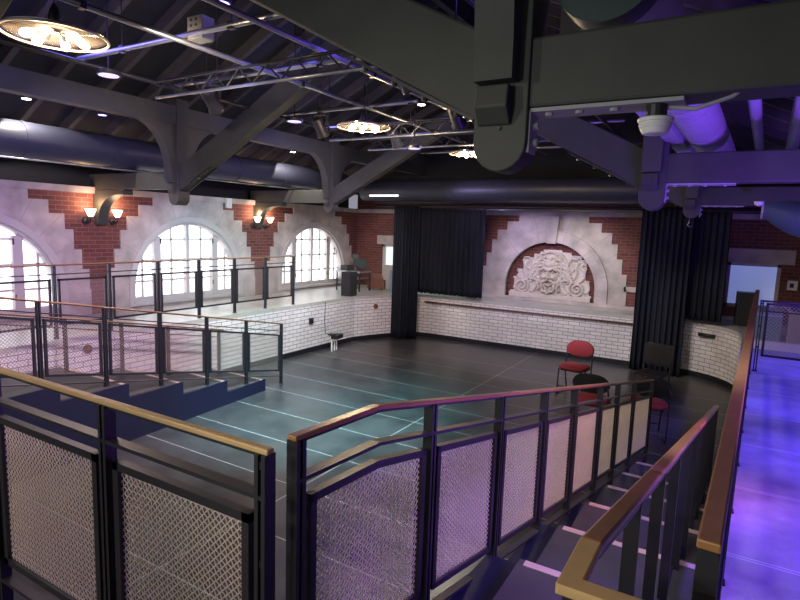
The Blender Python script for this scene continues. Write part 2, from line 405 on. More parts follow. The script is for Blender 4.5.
# ------------------------------------------------------------------ carved relief in the niche
def relief():
    cx=342.; 
    def cap(pts,r,h,lst): lst.append((pts,r,h))
    S=[]
    def spiral(x,y,r,turns,sgn,a0):
        pts=[]
        for i in range(46):
            t=i/45; a=a0+sgn*turns*2*PI*t; rr=r*(1-t*.85); pts.append((x+rr*math.cos(a),y+rr*math.sin(a)))
        return pts
    S.append((spiral(488,424,42,1.9,-1,-2.2),8,.075))
    S.append(([(463,390),(440,360),(430,320),(437,280),(455,255),(478,262)],10,.07))
    S.append(([(500,383),(522,360),(520,325),(500,300),(510,285),(530,290)],9,.06))
    S.append(([(470,370),(480,340),(478,305),(490,275),(515,280)],8,.055))
    S.append(([(530,440),(552,430),(552,400),(538,380)],9,.05))
    S.append(([(455,330),(470,310),(462,285)],7,.05))
    S.append(([(425,300),(415,262),(398,240),(375,236)],9,.075))
    S.append(([(430,455),(410,425),(405,395)],10,.07))
    S.append(([(455,465),(425,440),(412,410)],7,.06))
    S.append(([(350,228),(385,240),(410,262)],8,.06))
    S.append(([(375,262),(395,275),(405,300),(402,330)],8,.09))
    S.append(([(402,335),(410,360),(398,385),(385,400)],8,.085))
    for k in range(9):      # locks round the head
        a=math.radians(-88+k*19); S.append(([(cx+56*math.cos(a),342+66*math.sin(a)),(cx+76*math.cos(a+.12),342+84*math.sin(a+.12)),(cx+90*math.cos(a+.3),342+92*math.sin(a+.3))],6.5,.08))
    nx,nz=210,130
    X=np.linspace(120,565,nx); Z=np.linspace(215,492,nz); GX,GZ=np.meshgrid(X,Z)
    H=np.zeros_like(GX)+.012
    def ridge(ax,ay,bx,by,r,h):
        dx,dy=bx-ax,by-ay; L=dx*dx+dy*dy+1e-9
        t=np.clip(((GX-ax)*dx+(GZ-ay)*dy)/L,0,1)
        d=np.hypot(GX-ax-t*dx,GZ-ay-t*dy)/r
        return h*np.sqrt(np.clip(1-d*d,0,1))
    for pts,r,h in S:
        for mir in (0,1):
            q=[(2*cx-a,b) if mir else (a,b) for a,b in pts]
            for a,b in zip(q,q[1:]): H=np.maximum(H,ridge(*a,*b,r,h))
    def blob(x,y,rx,ry,h,base=None):
        d=((GX-x)/rx)**2+((GZ-y)/ry)**2
        return h*np.sqrt(np.clip(1-d,0,1))
    rg=random.Random(5)
    for k in range(46):     # curling locks and leaf veins
        a=rg.uniform(-2.9,-.2) if k%2 else rg.uniform(-.2,.9); rr=rg.uniform(58,98)
        x0,y0=cx+rr*abs(math.cos(a))*1.15,345+rr*.9*math.sin(a); pts=[(x0,y0)]; th=rg.uniform(0,6.28); cv=rg.choice((-1,1))*rg.uniform(.35,.7)
        for _ in range(6):
            th+=cv; pts.append((pts[-1][0]+5.5*math.cos(th),pts[-1][1]+5.5*math.sin(th)))
        for mir in (0,1):
            q=[(2*cx-u,v_) if mir else (u,v_) for u,v_ in pts]
            for p_,q_ in zip(q,q[1:]): H=np.maximum(H,ridge(*p_,*q_,4.2,.065))
    H=np.maximum(H,blob(cx,338,50,68,.1))
    H=np.maximum(H,blob(cx,296,36,26,.125))
    for s in (-1,1):
        H=np.maximum(H,blob(cx+s*24,366,20,19,.13))
        H=np.maximum(H,ridge(cx+s*7,328,cx+s*24,317,6,.15)); H=np.maximum(H,ridge(cx+s*24,317,cx+s*42,330,6,.14))
        H=H-blob(cx+s*22,338,15,9,.06)
        H=np.maximum(H,blob(cx+s*21,341,8,5,.1))
        for q in (((8,384),(22,390),(36,402),(34,416)),((26,412),(34,428),(24,446),(10,448)),((12,430),(10,446),(4,458)),((44,392),(52,408),(46,428),(56,440))):
            for p0,p1 in zip(q,q[1:]): H=np.maximum(H,ridge(cx+s*p0[0],p0[1],cx+s*p1[0],p1[1],5.5,.135))
    H=np.maximum(H,ridge(cx,326,cx,366,6,.165)); H=np.maximum(H,blob(cx,370,11,9,.175))
    H=np.maximum(H,blob(cx,403,26,20,.12))
    H=np.where(((GX-cx+2)/15)**2+((GZ-401)/11)**2<1,-.0,H)
    H=np.where(GZ>462,np.maximum(H,.07),H)
    prof=[(130,560,455),(148,548,372),(170,522,330),(197,530,262),(250,500,240),(285,450,225),(300,400,215)]
    mask=np.zeros_like(GX,bool)
    for a,b,t in prof: mask|=(GX>=a)&(GX<=b)&(GZ>=t)
    # px -> metres on the wall plane
    wx=-4.56+(GX-135)/(575-135)*2.04; wz=1.1+(490-GZ)/(490-222)*1.15
    v=[];f=[];idx=-np.ones(GX.shape,int)
    yb=YB+.16
    for j in range(nz):
        for i in range(nx):
            idx[j,i]=len(v); v.append((FX+(wx[j,i]-FX)*.95,yb-.03-(H[j,i]*1.5 if mask[j,i] else 0),1.1+(wz[j,i]-1.1)*.96))
    for j in range(nz-1):
        for i in range(nx-1):
            if mask[j,i] and mask[j+1,i+1] and mask[j,i+1] and mask[j+1,i]: f.append((idx[j,i],idx[j,i+1],idx[j+1,i+1],idx[j+1,i]))
    m=MB(); m.add(v,f)
    used=sorted({i for q in f for i in q}); mp={o:n for n,o in enumerate(used)}
    m=MB(); m.add([v[i] for i in used],[tuple(mp[i] for i in q) for q in f])
    o=m.build('stone_relief',M['relief'],smooth=True,off=(FX,yb,1.1))
    so=o.modifiers.new('solid','SOLIDIFY'); so.thickness=.03; so.offset=-1
    tag(o,'carved limestone relief of an open-mouthed bearded face with scrolls in arched niche','relief')
relief()

# ------------------------------------------------------------------ roof
SL=.475; XC=-3.8
def zr(x): return 6.0-SL*abs(x-XC)
def slopeprism(x0,x1,y0,y1,t0,t1,m=None):
    m=m or MB()
    vs=[]
    for y in (y0,y1):
        for x,t in ((x0,t0),(x1,t0),(x1,t1),(x0,t1)): vs.append((x,y,zr(x)+t))
    return m.add(vs,[(0,1,2,3),(7,6,5,4),(0,4,5,1),(1,5,6,2),(2,6,7,3),(3,7,4,0)])
m=slopeprism(XL-.35,XC,YF,YB+.4,.18,.24); slopeprism(XC,XR+.35,YF,YB+.4,.18,.24,m)
roof=struct(m.build('ceiling',M['roof']))
y=-1.6
k=0
while y<YB:
    for x0,x1 in ((XL-.3,XC),(XC,XR+.3)):
        if x0==XC and y>YB-.2: continue
        slopeprism(x0,x1,y-.035,y+.035,.02,.18).build('rafter',M['rafter'],roof)
    y+=.62
m=MB().box((XC-.05,YF,5.7),(XC+.05,YB,6.0)); m.build('ridge_beam',M['timber'],roof)
# gable infill above the cornice
struct(MB().prism([(XL-.3,ZW),(XR+.3,ZW),(XC,6.2)],XZ(YB),.0,.3).build('wall_gable',M['roof']))
struct(MB().box((XL-.36,YF,3.0),(XL-.3,YB,3.6)).build('trim_left_void',M['roof']))  # dark sheet set back as the shadowed void between wall and roof

# ------------------------------------------------------------------ timber trusses
def brace_arc(sy,z0,z1,reach,thk=.075,n=10):
    """curved knee brace profile in (y,z) from the post foot up and away"""
    outer=[];inner=[]
    for i in range(n+1):
        t=PI/2*i/n
        outer.append((sy*.098,z0+(z1-z0)*i/n))
        inner.append((sy*(.1+thk+(reach+.02-thk)*(1-math.cos(t))**1.25),z0+(z1-z0)*math.sin(t)))
    return outer+list(reversed(inner))
def truss(y0,xr,xl,label,zp,g='timber roof trusses',dpt=.1):
    root=empty('roof_truss',(XC,y0,3.0),label,'roof truss',g)
    W=.105
    for x in (xl,xr):
        pts=[(x-W,4.3),(x-W,zp+W)]+[(x+W*math.cos(t),zp+W+W*math.sin(t)*1.0) for t in [PI+PI*i/10 for i in range(1,10)]]+[(x+W,zp+W),(x+W,4.3)]
        MB().prism(pts,XZ(y0),-.1,dpt).build('pendant_post',M['timber'],root,world=True,bevel=.012)
        s=1 if x>XC else -1
        wallx=(XR if s>0 else XL)
        a,b=sorted((x+s*.05,wallx+s*.1))
        MB().box((a,y0-.085,3.06),(b,y0+.085,3.31)).build('hammer_beam',M['timber'],root,world=True,bevel=.012)
        # inclined strut rising to the middle
        x2=XC+s*.1
        zt=lambda q:3.06+.5*abs(q-x)
        th=.31
        m=MB().prism([(x-s*.05,3.0),(x2,zt(x2)),(x2,zt(x2)+th),(x-s*.05,3.0+th+.03)],XZ(y0),-.08,.08)
        m.build('strut',M['timber'],root,world=True,bevel=.012)
        m=MB()
        m.bar((x-s*.12,y0-.06,3.035),(x-s*.75,y0-.06,3.035+.315),.03,.012); m.bar((x-s*.12,y0+.06,3.035),(x-s*.75,y0+.06,3.035+.315),.03,.012)
        for q in (.2,.35,.5,.65): m.lathe([(.014,0),(.014,.02)],(x-s*q,y0-.06,3.01+.5*(q-.12)),8)
        m.build('steel_strap',M['pipe_dark'],root,world=True)
        if s>0:
            m=MB().box((x+.11,y0-.08,3.045),(x+.62,y0+.06,3.058)); m.box((x+.1,y0-.08,2.9),(x+.112,y0+.0,3.05))
            for q in (.17,.28,.4,.54): m.lathe([(.013,-.012),(.016,-.008),(.016,.0)],(x+q,y0-.04,3.045),8)
            for q in (2.94,3.0): m.lathe([(.016,0),(.013,.02)],(x+.112,y0-.04,q),8,axis='x')
            m.build('beam_plate',M['duct_light'],root,world=True)
        for sy in (-1,1):
            p=brace_arc(sy,3.15,3.98,.68)
            mm=MB().prism([(y0+a_,b_) for a_,b_ in p],YZ(x),-.085,.065)
            mm.build('knee_brace',M['timber'],root,world=True,smooth=30)
            # little foot block under the brace
            mm=MB().prism([(y0+sy*.1,3.14),(y0+sy*.1,3.0),(y0+sy*.115,3.0),(y0+sy*.16,3.06),(y0+sy*.15,3.14)],YZ(x),-.085,.045)
            mm.build('brace_foot',M['timber'],root,world=True,bevel=.006)
        bm_=MB()
        bm_.lathe([(.008,-.008),(.008,.0)],(x+.0,y0-.1,2.99),8,axis='y')
        bm_.build('bolt',M['pipe_dark'],root,world=True)
        if s<0:
            # wall bracket (curved corbel)
            p=[]
            n=10
            for i in range(n+1):
                t=PI/2*i/n; p.append((XL+.08+.62*(1-math.cos(t)),2.6+.44*math.sin(t)))
            q=[]
            for i in range(n+1):
                t=PI/2*i/n; q.append((XL+.02+.0*t,2.6+.46*i/n))
            poly=[(XL,2.5),(XL+.1,2.5),(XL+.12,2.6)]+[(XL+.14+.55*(1-math.cos(PI/2*i/n)),2.62+.36*math.sin(PI/2*i/n)) for i in range(1,n+1)]+[(XL+.8,2.98),(XL+.8,3.06),(XL,3.06)]
            MB().prism(poly,XZ(y0-.0),-.09,.09).build('wall_bracket',M['timber'],root,world=True,bevel=.01)
    MB().box((XC-.09,y0-.09,4.5),(XC+.09,y0+.09,5.8)).build('king_post',M['timber'],root,world=True)
    return root
truss(2.15,-.805,-6.98,'nearest timber truss, its big rounded pendant post hanging at top centre',2.83,dpt=.03)
truss(5.38,-.655,-6.98,'middle timber truss, left pendant above second arched window, right pendant in purple light',2.83)
truss(8.9,-.56,-6.95,'farthest timber truss, its left pendant just in front of the third arched window',2.88)
for x,lab in ((-6.98,'long timber purlin above the left windows, carried on three pendant posts'),(-.72,'long timber purlin over the right-hand pendant posts')):
    o=MB().box((x-.09,YF,3.95),(x+.09,YB,4.2)).build('purlin',M['timber'],off=(x,5,3.95)); tag(o,lab,'roof beam','purlins')
    

# ------------------------------------------------------------------ ducts & pipes
def rduct(name,p0,p1,r,mt,label,cat='air duct',rings=.6,group=None):
    p0=Vector(p0);p1=Vector(p1); L=(p1-p0).length; d=(p1-p0).normalized()
    root=empty(name,p0,label,cat,group)
    m=MB().tube([p0,p1],r,32)
    if rings<.3:
        n=int(L/rings*16); ax=d.cross(Vector((0,0,1))).normalized(); bx=d.cross(ax)
        m.tube([p0+d*(L*i/n)+(ax*math.cos(i*PI/8)+bx*math.sin(i*PI/8))*r for i in range(n+1)],.005,5)
    m.build('duct_body',mt,root,world=True,smooth=40)
    k=rings
    while k<L-.1 and rings>.3:
        MB().tube([p0+d*(k-.02),p0+d*(k+.02)],r+.008,32).build('seam_ring',mt,root,world=True,smooth=40); k+=rings
    return root
rduct('round_duct',(-8.05,-1,3.56),(-8.05,10.7,3.62),.23,M['duct'],'fat dark blue round duct running above the left arched windows',rings=1.2,group='round ducts')
rduct('round_duct',(-7.6,11.0,3.47),(-.3,11.0,3.43),.24,M['duct'],'long dark round duct running across in front of the back wall',rings=1.2,group='round ducts')
sl=.043
rx=lambda y,x0:x0+sl*(y-4.3)
M['duct_teal']=mat('teal_grey_duct',(.035,.06,.06),.45,noise=.1)
root=rduct('spiral_duct',(rx(2.2,-.36),2.2,3.53),(rx(8.8,-.36),8.8,3.53),.155,M['duct_light'],'spiral duct bathed in purple light at upper right',rings=.16,group='round ducts')
MB().tube([(rx(2.2,-.38),2.12,3.53),(rx(2.2,-.38),2.24,3.53)],.185,32).build('end_collar',M['duct_teal'],root,world=True,smooth=40)
o=MB().bar((rx(2.4,-.56),2.4,3.46),(rx(8.5,-.56),8.5,3.46),.12,.12).build('cable_trough',M['duct_light'],off=(rx(4,-.56),4,3.46)); tag(o,'flat purple-lit trough beside the spiral duct','cable trough')
root=rduct('round_duct',(-.71,-.5,3.74),(-.6,2.36,3.74),.185,M['duct_teal'],'dark duct stub above the nearest beam at top right',rings=1.0,group='round ducts')
# elbow duct far right
root=empty('elbow_duct',(.7,9,2.9),'dark teal duct elbow hanging at the right edge below the purple beam','air duct','round ducts')
pts=[(.42,8.95,3.05)]+[(.42+.28*(1-math.cos(t)),8.95,3.05-.28*math.sin(t)*.6) for t in [PI/2*i/8 for i in range(1,9)]]+[(1.6,8.95,2.88)]
M['duct_teal']=mat('teal_grey_duct',(.06,.1,.11),.45,noise=.1)
MB().tube([(.28,8.95,3.04),(.38,8.95,3.03),(.5,8.95,2.99),(.66,8.95,2.93),(.82,8.95,2.88),(1.5,8.95,2.84)],[.14,.16,.2,.235,.25,.25],24).build('duct_body',M['duct_teal'],root,world=True,smooth=40)
MB().tube([(.265,8.95,3.04),(.285,8.95,3.04)],.15,24).build('seam_ring',M['cream'],root,world=True)
# sprinkler / rigging pipes
def pipe(p0,p1,r,mt,label,cat='pipe',group='ceiling pipes',clamps=0):
    p0=Vector(p0);p1=Vector(p1)
    if not clamps:
        o=MB().tube([p0,p1],r,10).build('ceiling_pipe',mt,off=p0,smooth=True); return tag(o,label,cat,group)
    root=empty('ceiling_pipe',p0,label,cat,group)
    MB().tube([p0,p1],r,10).build('pipe_run',mt,root,world=True,smooth=True)
    for i in range(clamps):
        q=p0.lerp(p1,(i+.5)/clamps)
        MB().cbox(q,(r*2.6,.04,r*2.6)).build('clamp',M['pipe_dark'],root,world=True)
        h=zr(q.x)+.1
        MB().tube([q,(q.x,q.y,h)],.006,6).build('hanger_rod',M['pipe_dark'],root,world=True)
    return root
pipe((rx(3.2,-.0),3.2,3.62),(rx(7.5,-.0),7.5,3.62),.045,M['duct_light'],'thin purple-lit pipe right of the spiral duct')
pipe((rx(3.2,.3),3.2,3.62),(rx(8,.3),8,3.62),.06,M['duct_light'],'thicker purple-lit pipe nearest the right edge')
pipe((-7.86,-1,3.31),(-7.86,10.6,3.34),.012,M['galv'],'thin silver line standing in for the gleam under the left duct')  # added rod, stands in for the bright gleam along the duct's underside
G='rigging grid pipes under the roof'
gy=[3.2,4.28,6.0,7.1,8.0,10.0]
for i,yy in enumerate(gy):
    pipe((-5.6,yy,4.12),(-1.4,yy,4.12),.024,M['galv'],['silver crosswise rigging pipe nearest the viewer at top left','silver crosswise rigging pipe just behind the grey junction box','silver crosswise rigging pipe above the middle chandelier','second crosswise rigging pipe beyond the middle chandelier','third crosswise rigging pipe beyond the middle chandelier','farthest crosswise rigging pipe near the back duct'][i],'rigging pipe',G,clamps=3)
for i,(xx,mt_) in enumerate(((-5.5,M['pipe_dark']),(-4.05,M['galv']),(-3.15,M['galv']),(-1.6,M['pipe_dark']))):
    pipe((xx,1.2,4.07),(xx,10.4,4.07),.022,mt_,['dark lengthwise rigging pipe farthest left','silver lengthwise rigging pipe left of the ridge, above the big chandelier','silver lengthwise rigging pipe right of the grey junction box','dark lengthwise rigging pipe farthest right'][i],'rigging pipe',G,clamps=4)
# steel cross-bracing trusses: light rods
for i,yy in enumerate((3.75,6.6,7.6)):
    root=empty('lighting_truss',(-3.8,yy,3.95),['slim steel lighting truss behind the grey junction box','slim steel lighting truss over the middle chandelier','slim steel lighting truss beyond the middle chandelier'][i],'lighting truss','slim lighting trusses')
    MB().tube([(-5.2,yy,4.0),(-1.8,yy,4.0)],.015,8).build('top_chord',M['pipe_dark'],root,world=True,smooth=True)
    MB().tube([(-5.2,yy,3.84),(-1.8,yy,3.84)],.015,8).build('bottom_chord',M['galv'],root,world=True,smooth=True)
    m=MB(); xx=-5.2;s=0
    while xx<-1.9:
        m.tube([(xx,yy,4.0 if s else 3.84),(xx+.17,yy,3.84 if s else 4.0)],.008,6); xx+=.17;s=1-s
    m.build('lacing',M['pipe_dark'],root,world=True)
# ridge-level duct with glowing strip for a pipe's blue highlight
root=rduct('ridge_duct',(-4.15,4.7,4.95),(-4.15,9.5,4.95),.16,M['bluegrey'],'blue-lit duct high under the ridge','air duct',rings=1.0,group='round ducts')
o=MB().box((-3.85,3.95,4.39),(-3.82,4.95,4.41)).build('highlight_strip',M['blue_glint'],off=(-3.83,4,4.4)); tag(o,'thin glowing blue highlight along a pipe high under the ridge','painted highlight')  # glowing strip stands in for a blue highlight along a pipe
# black steel bars over the back curtains
for i,(yy,zz,r) in enumerate(((11.45,3.24,.03),(11.6,3.14,.025),(11.75,3.3,.03))):
    pipe((-7.6,yy,zz),(1.3,yy,zz),r,M['pipe_dark'],['front black pipe under the back duct','middle black pipe carrying the drapes','rear black pipe against the back wall top'][i],group='black pipes above the drapes')
o=MB().box((-7.4,11.66,3.07),(.3,11.72,3.1)).build('curtain_track',M['pipe_dark'],off=(-3,11.7,3.07)); tag(o,'black curtain track running above the back drapes','curtain track')
o=MB().tube([(-7.18,10.6,3.32),(-6.43,10.6,3.32)],.02,10).build('fluorescent_tube',emis('white_tube',(1,1,.95),1.6),off=(-6.5,11.1,3.2),smooth=True)
tag(o,'short pale tube lamp under the back duct above the left drape','tube lamp')

# junction box & fittings
root=empty('junction_box',(-3.9,3.28,4.12),'grey knocked-out junction box hanging on silver pipes at top left','electrical box')
M['box_grey']=mat('grey_steel_box',(.2,.19,.17),.5,metal=.3)
MB().box((-4.02,3.2,4.08),(-3.84,3.33,4.26)).build('box_body',M['box_grey'],root,world=True,bevel=.008)
m=MB()
for i in range(2):
    for j in range(3): m.lathe([(.012,-.004),(.012,.002)],(-3.97+.06*i,3.2,4.23-.045*j),8,axis='y')
m.build('knockout',M['pipe_dark'],root,world=True)

# chandeliers: wheel ring with clustered bulbs
def chandelier(loc,label):
    root=empty('wheel_chandelier',loc,label,'chandelier','wheel chandeliers')
    m=MB(); n=40; R=.31
    m.tube([(R*math.cos(2*PI*i/n),R*math.sin(2*PI*i/n),0) for i in range(n+1)],.009,8,caps=False)
    m.build('rim',M['brass_rim'],root,smooth=True)
    MB().lathe([(.30,.012),(.2,.035),(.06,.075),(.02,.09),(.02,.094),(.06,.08),(.2,.04),(.302,.017)],(0,0,0),40).build('dished_shade',M['chrome'],root,smooth=True)
    m=MB()
    for k in range(6):
        a=2*PI*k/6; m.tube([(.03*math.cos(a),.03*math.sin(a),.06),(.1*math.cos(a),.1*math.sin(a),-.0)],.012,8)
    m.build('lamp_arms',M['pipe_dark'],root,smooth=True)
    for k in range(6):
        a=2*PI*k/6+.2; c=Vector((.15*math.cos(a),.15*math.sin(a),-.01)); d=Vector((math.cos(a),math.sin(a),-.35)).normalized()
        MB().tube([c-d*.05,c-d*.03,c-d*.005,c+d*.025,c+d*.045,c+d*.052],[.012,.016,.026,.028,.017,.004],12).build('bulb',M['bulb'],root,smooth=True)
    m=MB(); m.tube([(0,0,.09),(0,0,.55)],.006,6); m.lathe([(.03,.07),(.04,.1),(.03,.16),(.012,.2)],(0,0,0),12)
    m.build('stem',M['pipe_dark'],root,smooth=True)
    return root
CH=[((-3.93,2.1,3.77),'nearest wheel-shaped chandelier with glowing bulbs at top left'),((-3.87,5.55,3.77),'middle wheel-shaped chandelier seen between the timber struts'),((-3.6,8.0,3.77),'farthest wheel chandelier, mostly hidden behind the near pendant post')]
c0=chandelier(*CH[0])
for loc,lab in CH[1:]:
    c=copy_tree(c0); c.location=loc; c['label']=lab

# recessed-can style downlights hanging under the roof
def can(loc,mt_,label,r=.06,h=.12):
    root=empty('downlight',loc,label,'downlight','downlights')
    MB().lathe([(r*.6,h),(r,h*.8),(r,0),(r*.9,0)],(0,0,0),16).build('can',M['black_metal'],root,smooth=40)
    MB().lathe([(r*.85,-.004),(r*.85,.002)],(0,0,0),16).build('lens',mt_,root)
    MB().tube([(0,0,h),(0,0,zr(loc[0])-loc[2]+.1)],.008,6).build('stem',M['pipe_dark'],root)
can((-7.74,3.75,4.05),M['lamp_white'],'bright white downlight glowing above the left duct, nearest one')
can((-7.55,4.61,4.0),M['lamp_blue'],'small blue downlight to the right of the bright left one')
can((-5.44,3.4,4.0),M['lamp_lav'],'wide lavender disc light below the nearest chandelier',.11,.05)
can((-5.3,5.95,4.0),M['lamp_lav'],'wide lavender disc light left of the middle chandelier',.11,.05)
can((-7.48,8.36,4.0),M['lamp_white'],'bright white downlight above the left duct, farther one')
can((-3.3,5.9,4.05),M['lamp_white'],'small white downlight just behind the middle chandelier stem',.05)
can((-3.55,6.2,3.6),M['lamp_lav'],'pale disc light just right of the middle chandelier',.09,.04)
can((-3.72,3.3,4.35),M['lamp_blue'],'blue disc light beside the grey junction box',.07,.05)
def stage_light(loc,rz,label,tilt=-.7,mt_=None):
    root=empty('stage_light',loc,label,'stage light','stage lights on the rigging',rz)
    R=Matrix.Rotation(tilt,3,'X')
    m=MB(); m.lathe([(.05,-.13),(.075,-.1),(.075,.1),(.09,.12),(.09,.14),(.07,.14)],(0,0,-.18),16,axis='y')
    c=Vector((0,0,-.18)); m.v=[c+R@(v-c) for v in m.v]; m.build('lamp_body',M['black_metal'],root,smooth=40)
    m=MB(); m.lathe([(.07,.141),(.07,.145)],(0,0,-.18),16,axis='y'); m.v=[c+R@(v-c) for v in m.v]; m.build('lens',mt_ or M['lamp_lav'],root)
    m=MB(); m.bar((-.1,0,-.18),(-.1,0,-.04),.03,.006,(0,1,0)); m.bar((.1,0,-.18),(.1,0,-.04),.03,.006,(0,1,0)); m.bar((-.1,0,-.04),(.1,0,-.04),.03,.006); m.box((-.02,-.02,-.04),(.02,.02,.03))
    m.build('yoke',M['black_metal'],root)
SLT=[((-5.0,4.28,4.1),.3),((-2.6,4.28,4.1),-.4),((-4.9,6.0,4.1),.2),((-2.9,6.0,4.1),0),((-4.4,7.1,4.1),.1),((-2.3,7.1,4.1),-.2),((-2.9,8.0,4.1),0)]
SN=['stage light on the second crosswise pipe, left side','stage light on the second crosswise pipe, right side','stage light on the third crosswise pipe, left side','stage light on the third crosswise pipe, right of the chandelier','stage light on the fourth crosswise pipe, left side','stage light on the fourth crosswise pipe, right side','stage light on the fifth crosswise pipe']
for (l,r),s in zip(SLT,SN): stage_light(l,r,s)
# smoke detector with base, beacon dome
root=empty('smoke_detector',(-.27,2.12,3.0),'white round smoke detector under the nearest beam','smoke detector')
MB().lathe([(.03,-.0),(.034,-.005),(.034,.065)],(0,0,0),16).build('mount_box',M['black_metal'],root)
MB().lathe([(.025,-.052),(.04,-.048),(.047,-.034),(.047,-.03),(.05,-.028),(.053,-.018),(.05,-.014),(.05,-.011),(.056,-.009),(.058,.0),(.055,.004)],(0,0,-.002),28).build('sensor_dome',M['white_plastic'],root,smooth=35)
root['label']='white round smoke detector under the nearest beam'
o=MB().tube([(-.23,2.12,3.035),(-.15,2.1,3.02),(-.05,2.1,3.05),(.03,2.12,3.12)],.007,8).build('conduit',M['duct_light'],off=(-.2,2.1,3.03),smooth=True); tag(o,'grey curved conduit leading from the smoke detector','conduit')
o=MB().lathe([(.015,-.06),(.045,-.045),(.055,-.02),(.06,0)],(.22,8.55,3.1),20).build('dome_sensor',M['white_plastic'],off=(.22,8.55,3.1),smooth=True); tag(o,'small white dome sensor under the far beam at right','sensor')
o=MB().tube([(-.58,8.9,2.89),(-.58,8.9,2.82),(-.6,8.9,2.79),(-.57,8.9,2.76),(-.54,8.9,2.78)],.008,8).build('hook',M['galv'],off=(-.58,8.9,2.85),smooth=True); tag(o,'small metal hook hanging from the far right pendant','hook')

# ------------------------------------------------------------------ sconces
def sconce(y,z,label):
    root=empty('wall_sconce',(XL,y,z),label,'wall lamp','wall sconces beside the brackets')
    MB().lathe([(.055,0),(.06,.01),(.04,.03),(.015,.04)],(0,0,-.1),16,axis='x').build('wall_plate',M['black_metal'],root,smooth=True)
    MB().tube([(.03,0,-.1),(.1,0,-.13),(.15,0,-.1),(.16,0,-.03)],.012,8).build('arm',M['black_metal'],root,smooth=True)
    MB().lathe([(.03,-.03),(.045,-.01),(.06,.03),(.085,.09),(.078,.09),(.05,.03),(.02,-.01)],(.16,0,0),20).build('glass_shade',M['sconce_glass'],root,smooth=True)
    return root
for y,l in ((5.15,'lit glass sconce left of the bracket between first and second arched windows'),(5.6,'lit glass sconce right of the bracket between first and second arched windows'),(8.78,'lit glass sconce left of the bracket between second and third arched windows'),(9.16,'lit glass sconce right of the bracket between second and third arched windows')):
    sconce(y,2.66,l)
o=MB().box((XL+.03,8.0,2.9),(XL+.09,8.14,3.1)).build('alarm_strobe',M['white_plastic'],off=(XL,8.07,2.9),bevel=.01); tag(o,'small white alarm strobe on stone above the second arched window','alarm strobe')

# ------------------------------------------------------------------ railings
def wires(s_quads,p,r,a,f,crimp=True):
    """diagonal woven wires clipped to convex polygons in (s,z); f(s,z,n)->3D"""
    m=MB(); q=math.sqrt(.5)
    def clip(P0,P1,poly):
        t0,t1=0.,1.; dx,dy=P1[0]-P0[0],P1[1]-P0[1]; n=len(poly)
        for i in range(n):
            ax,ay=poly[i]; bx,by=poly[(i+1)%n]; ex,ey=bx-ax,by-ay
            num=ex*(P0[1]-ay)-ey*(P0[0]-ax); den=ex*dy-ey*dx
            if abs(den)<1e-12:
                if num<0: return None
            else:
                t=-num/den
                if den>0: t0=max(t0,t)
                else: t1=min(t1,t)
        return (t0,t1) if t1-t0>1e-4 else None
    for poly in s_quads:
        us=[(x+y)*q for x,y in poly]; vs=[(x-y)*q for x,y in poly]
        u0,u1,v0,v1=min(us),max(us),min(vs),max(vs)
        for fam in (0,1):
            lo,hi=(u0,u1) if fam==0 else (v0,v1); o0,o1=(v0,v1) if fam==0 else (u0,u1)
            for i in range(math.ceil(lo/p),math.floor(hi/p)+1):
                c=i*p
                def pt(o):
                    u,v=(c,o) if fam==0 else (o,c)
                    return ((u+v)*q,(u-v)*q)
                P0,P1=pt(o0),pt(o1); cl=clip(P0,P1,poly)
                if not cl: continue
                a0=o0+(o1-o0)*cl[0]; a1=o0+(o1-o0)*cl[1]
                st=[a0]
                if crimp:
                    st+= [j*p for j in range(math.ceil(a0/p+.05),math.floor(a1/p-.05)+1)]
                st.append(a1)
                pts=[]
                for o in st:
                    j=round(o/p); off=0
                    if crimp: off=a*(1 if (i+j)%2 else -1)*(1 if fam==0 else -1)
                    else: off=r*.8*(1 if fam else -1)
                    s_,z_=pt(o); pts.append(Vector(f(s_,z_,off)))
                # triangular tube
                d=(pts[-1]-pts[0]).normalized(); nn=(Vector(f(0,0,1))-Vector(f(0,0,0))).normalized(); sd=d.cross(nn)
                V=[];F=[]
                for P in pts:
                    for k in range(3):
                        t=2*PI*k/3+.5; V.append(P+(sd*math.cos(t)+nn*math.sin(t))*r)
                for k in range(len(pts)-1):
                    for w in range(3): F.append((k*3+w,k*3+(w+1)%3,(k+1)*3+(w+1)%3,(k+1)*3+w))
                m.add(V,F)
    return m
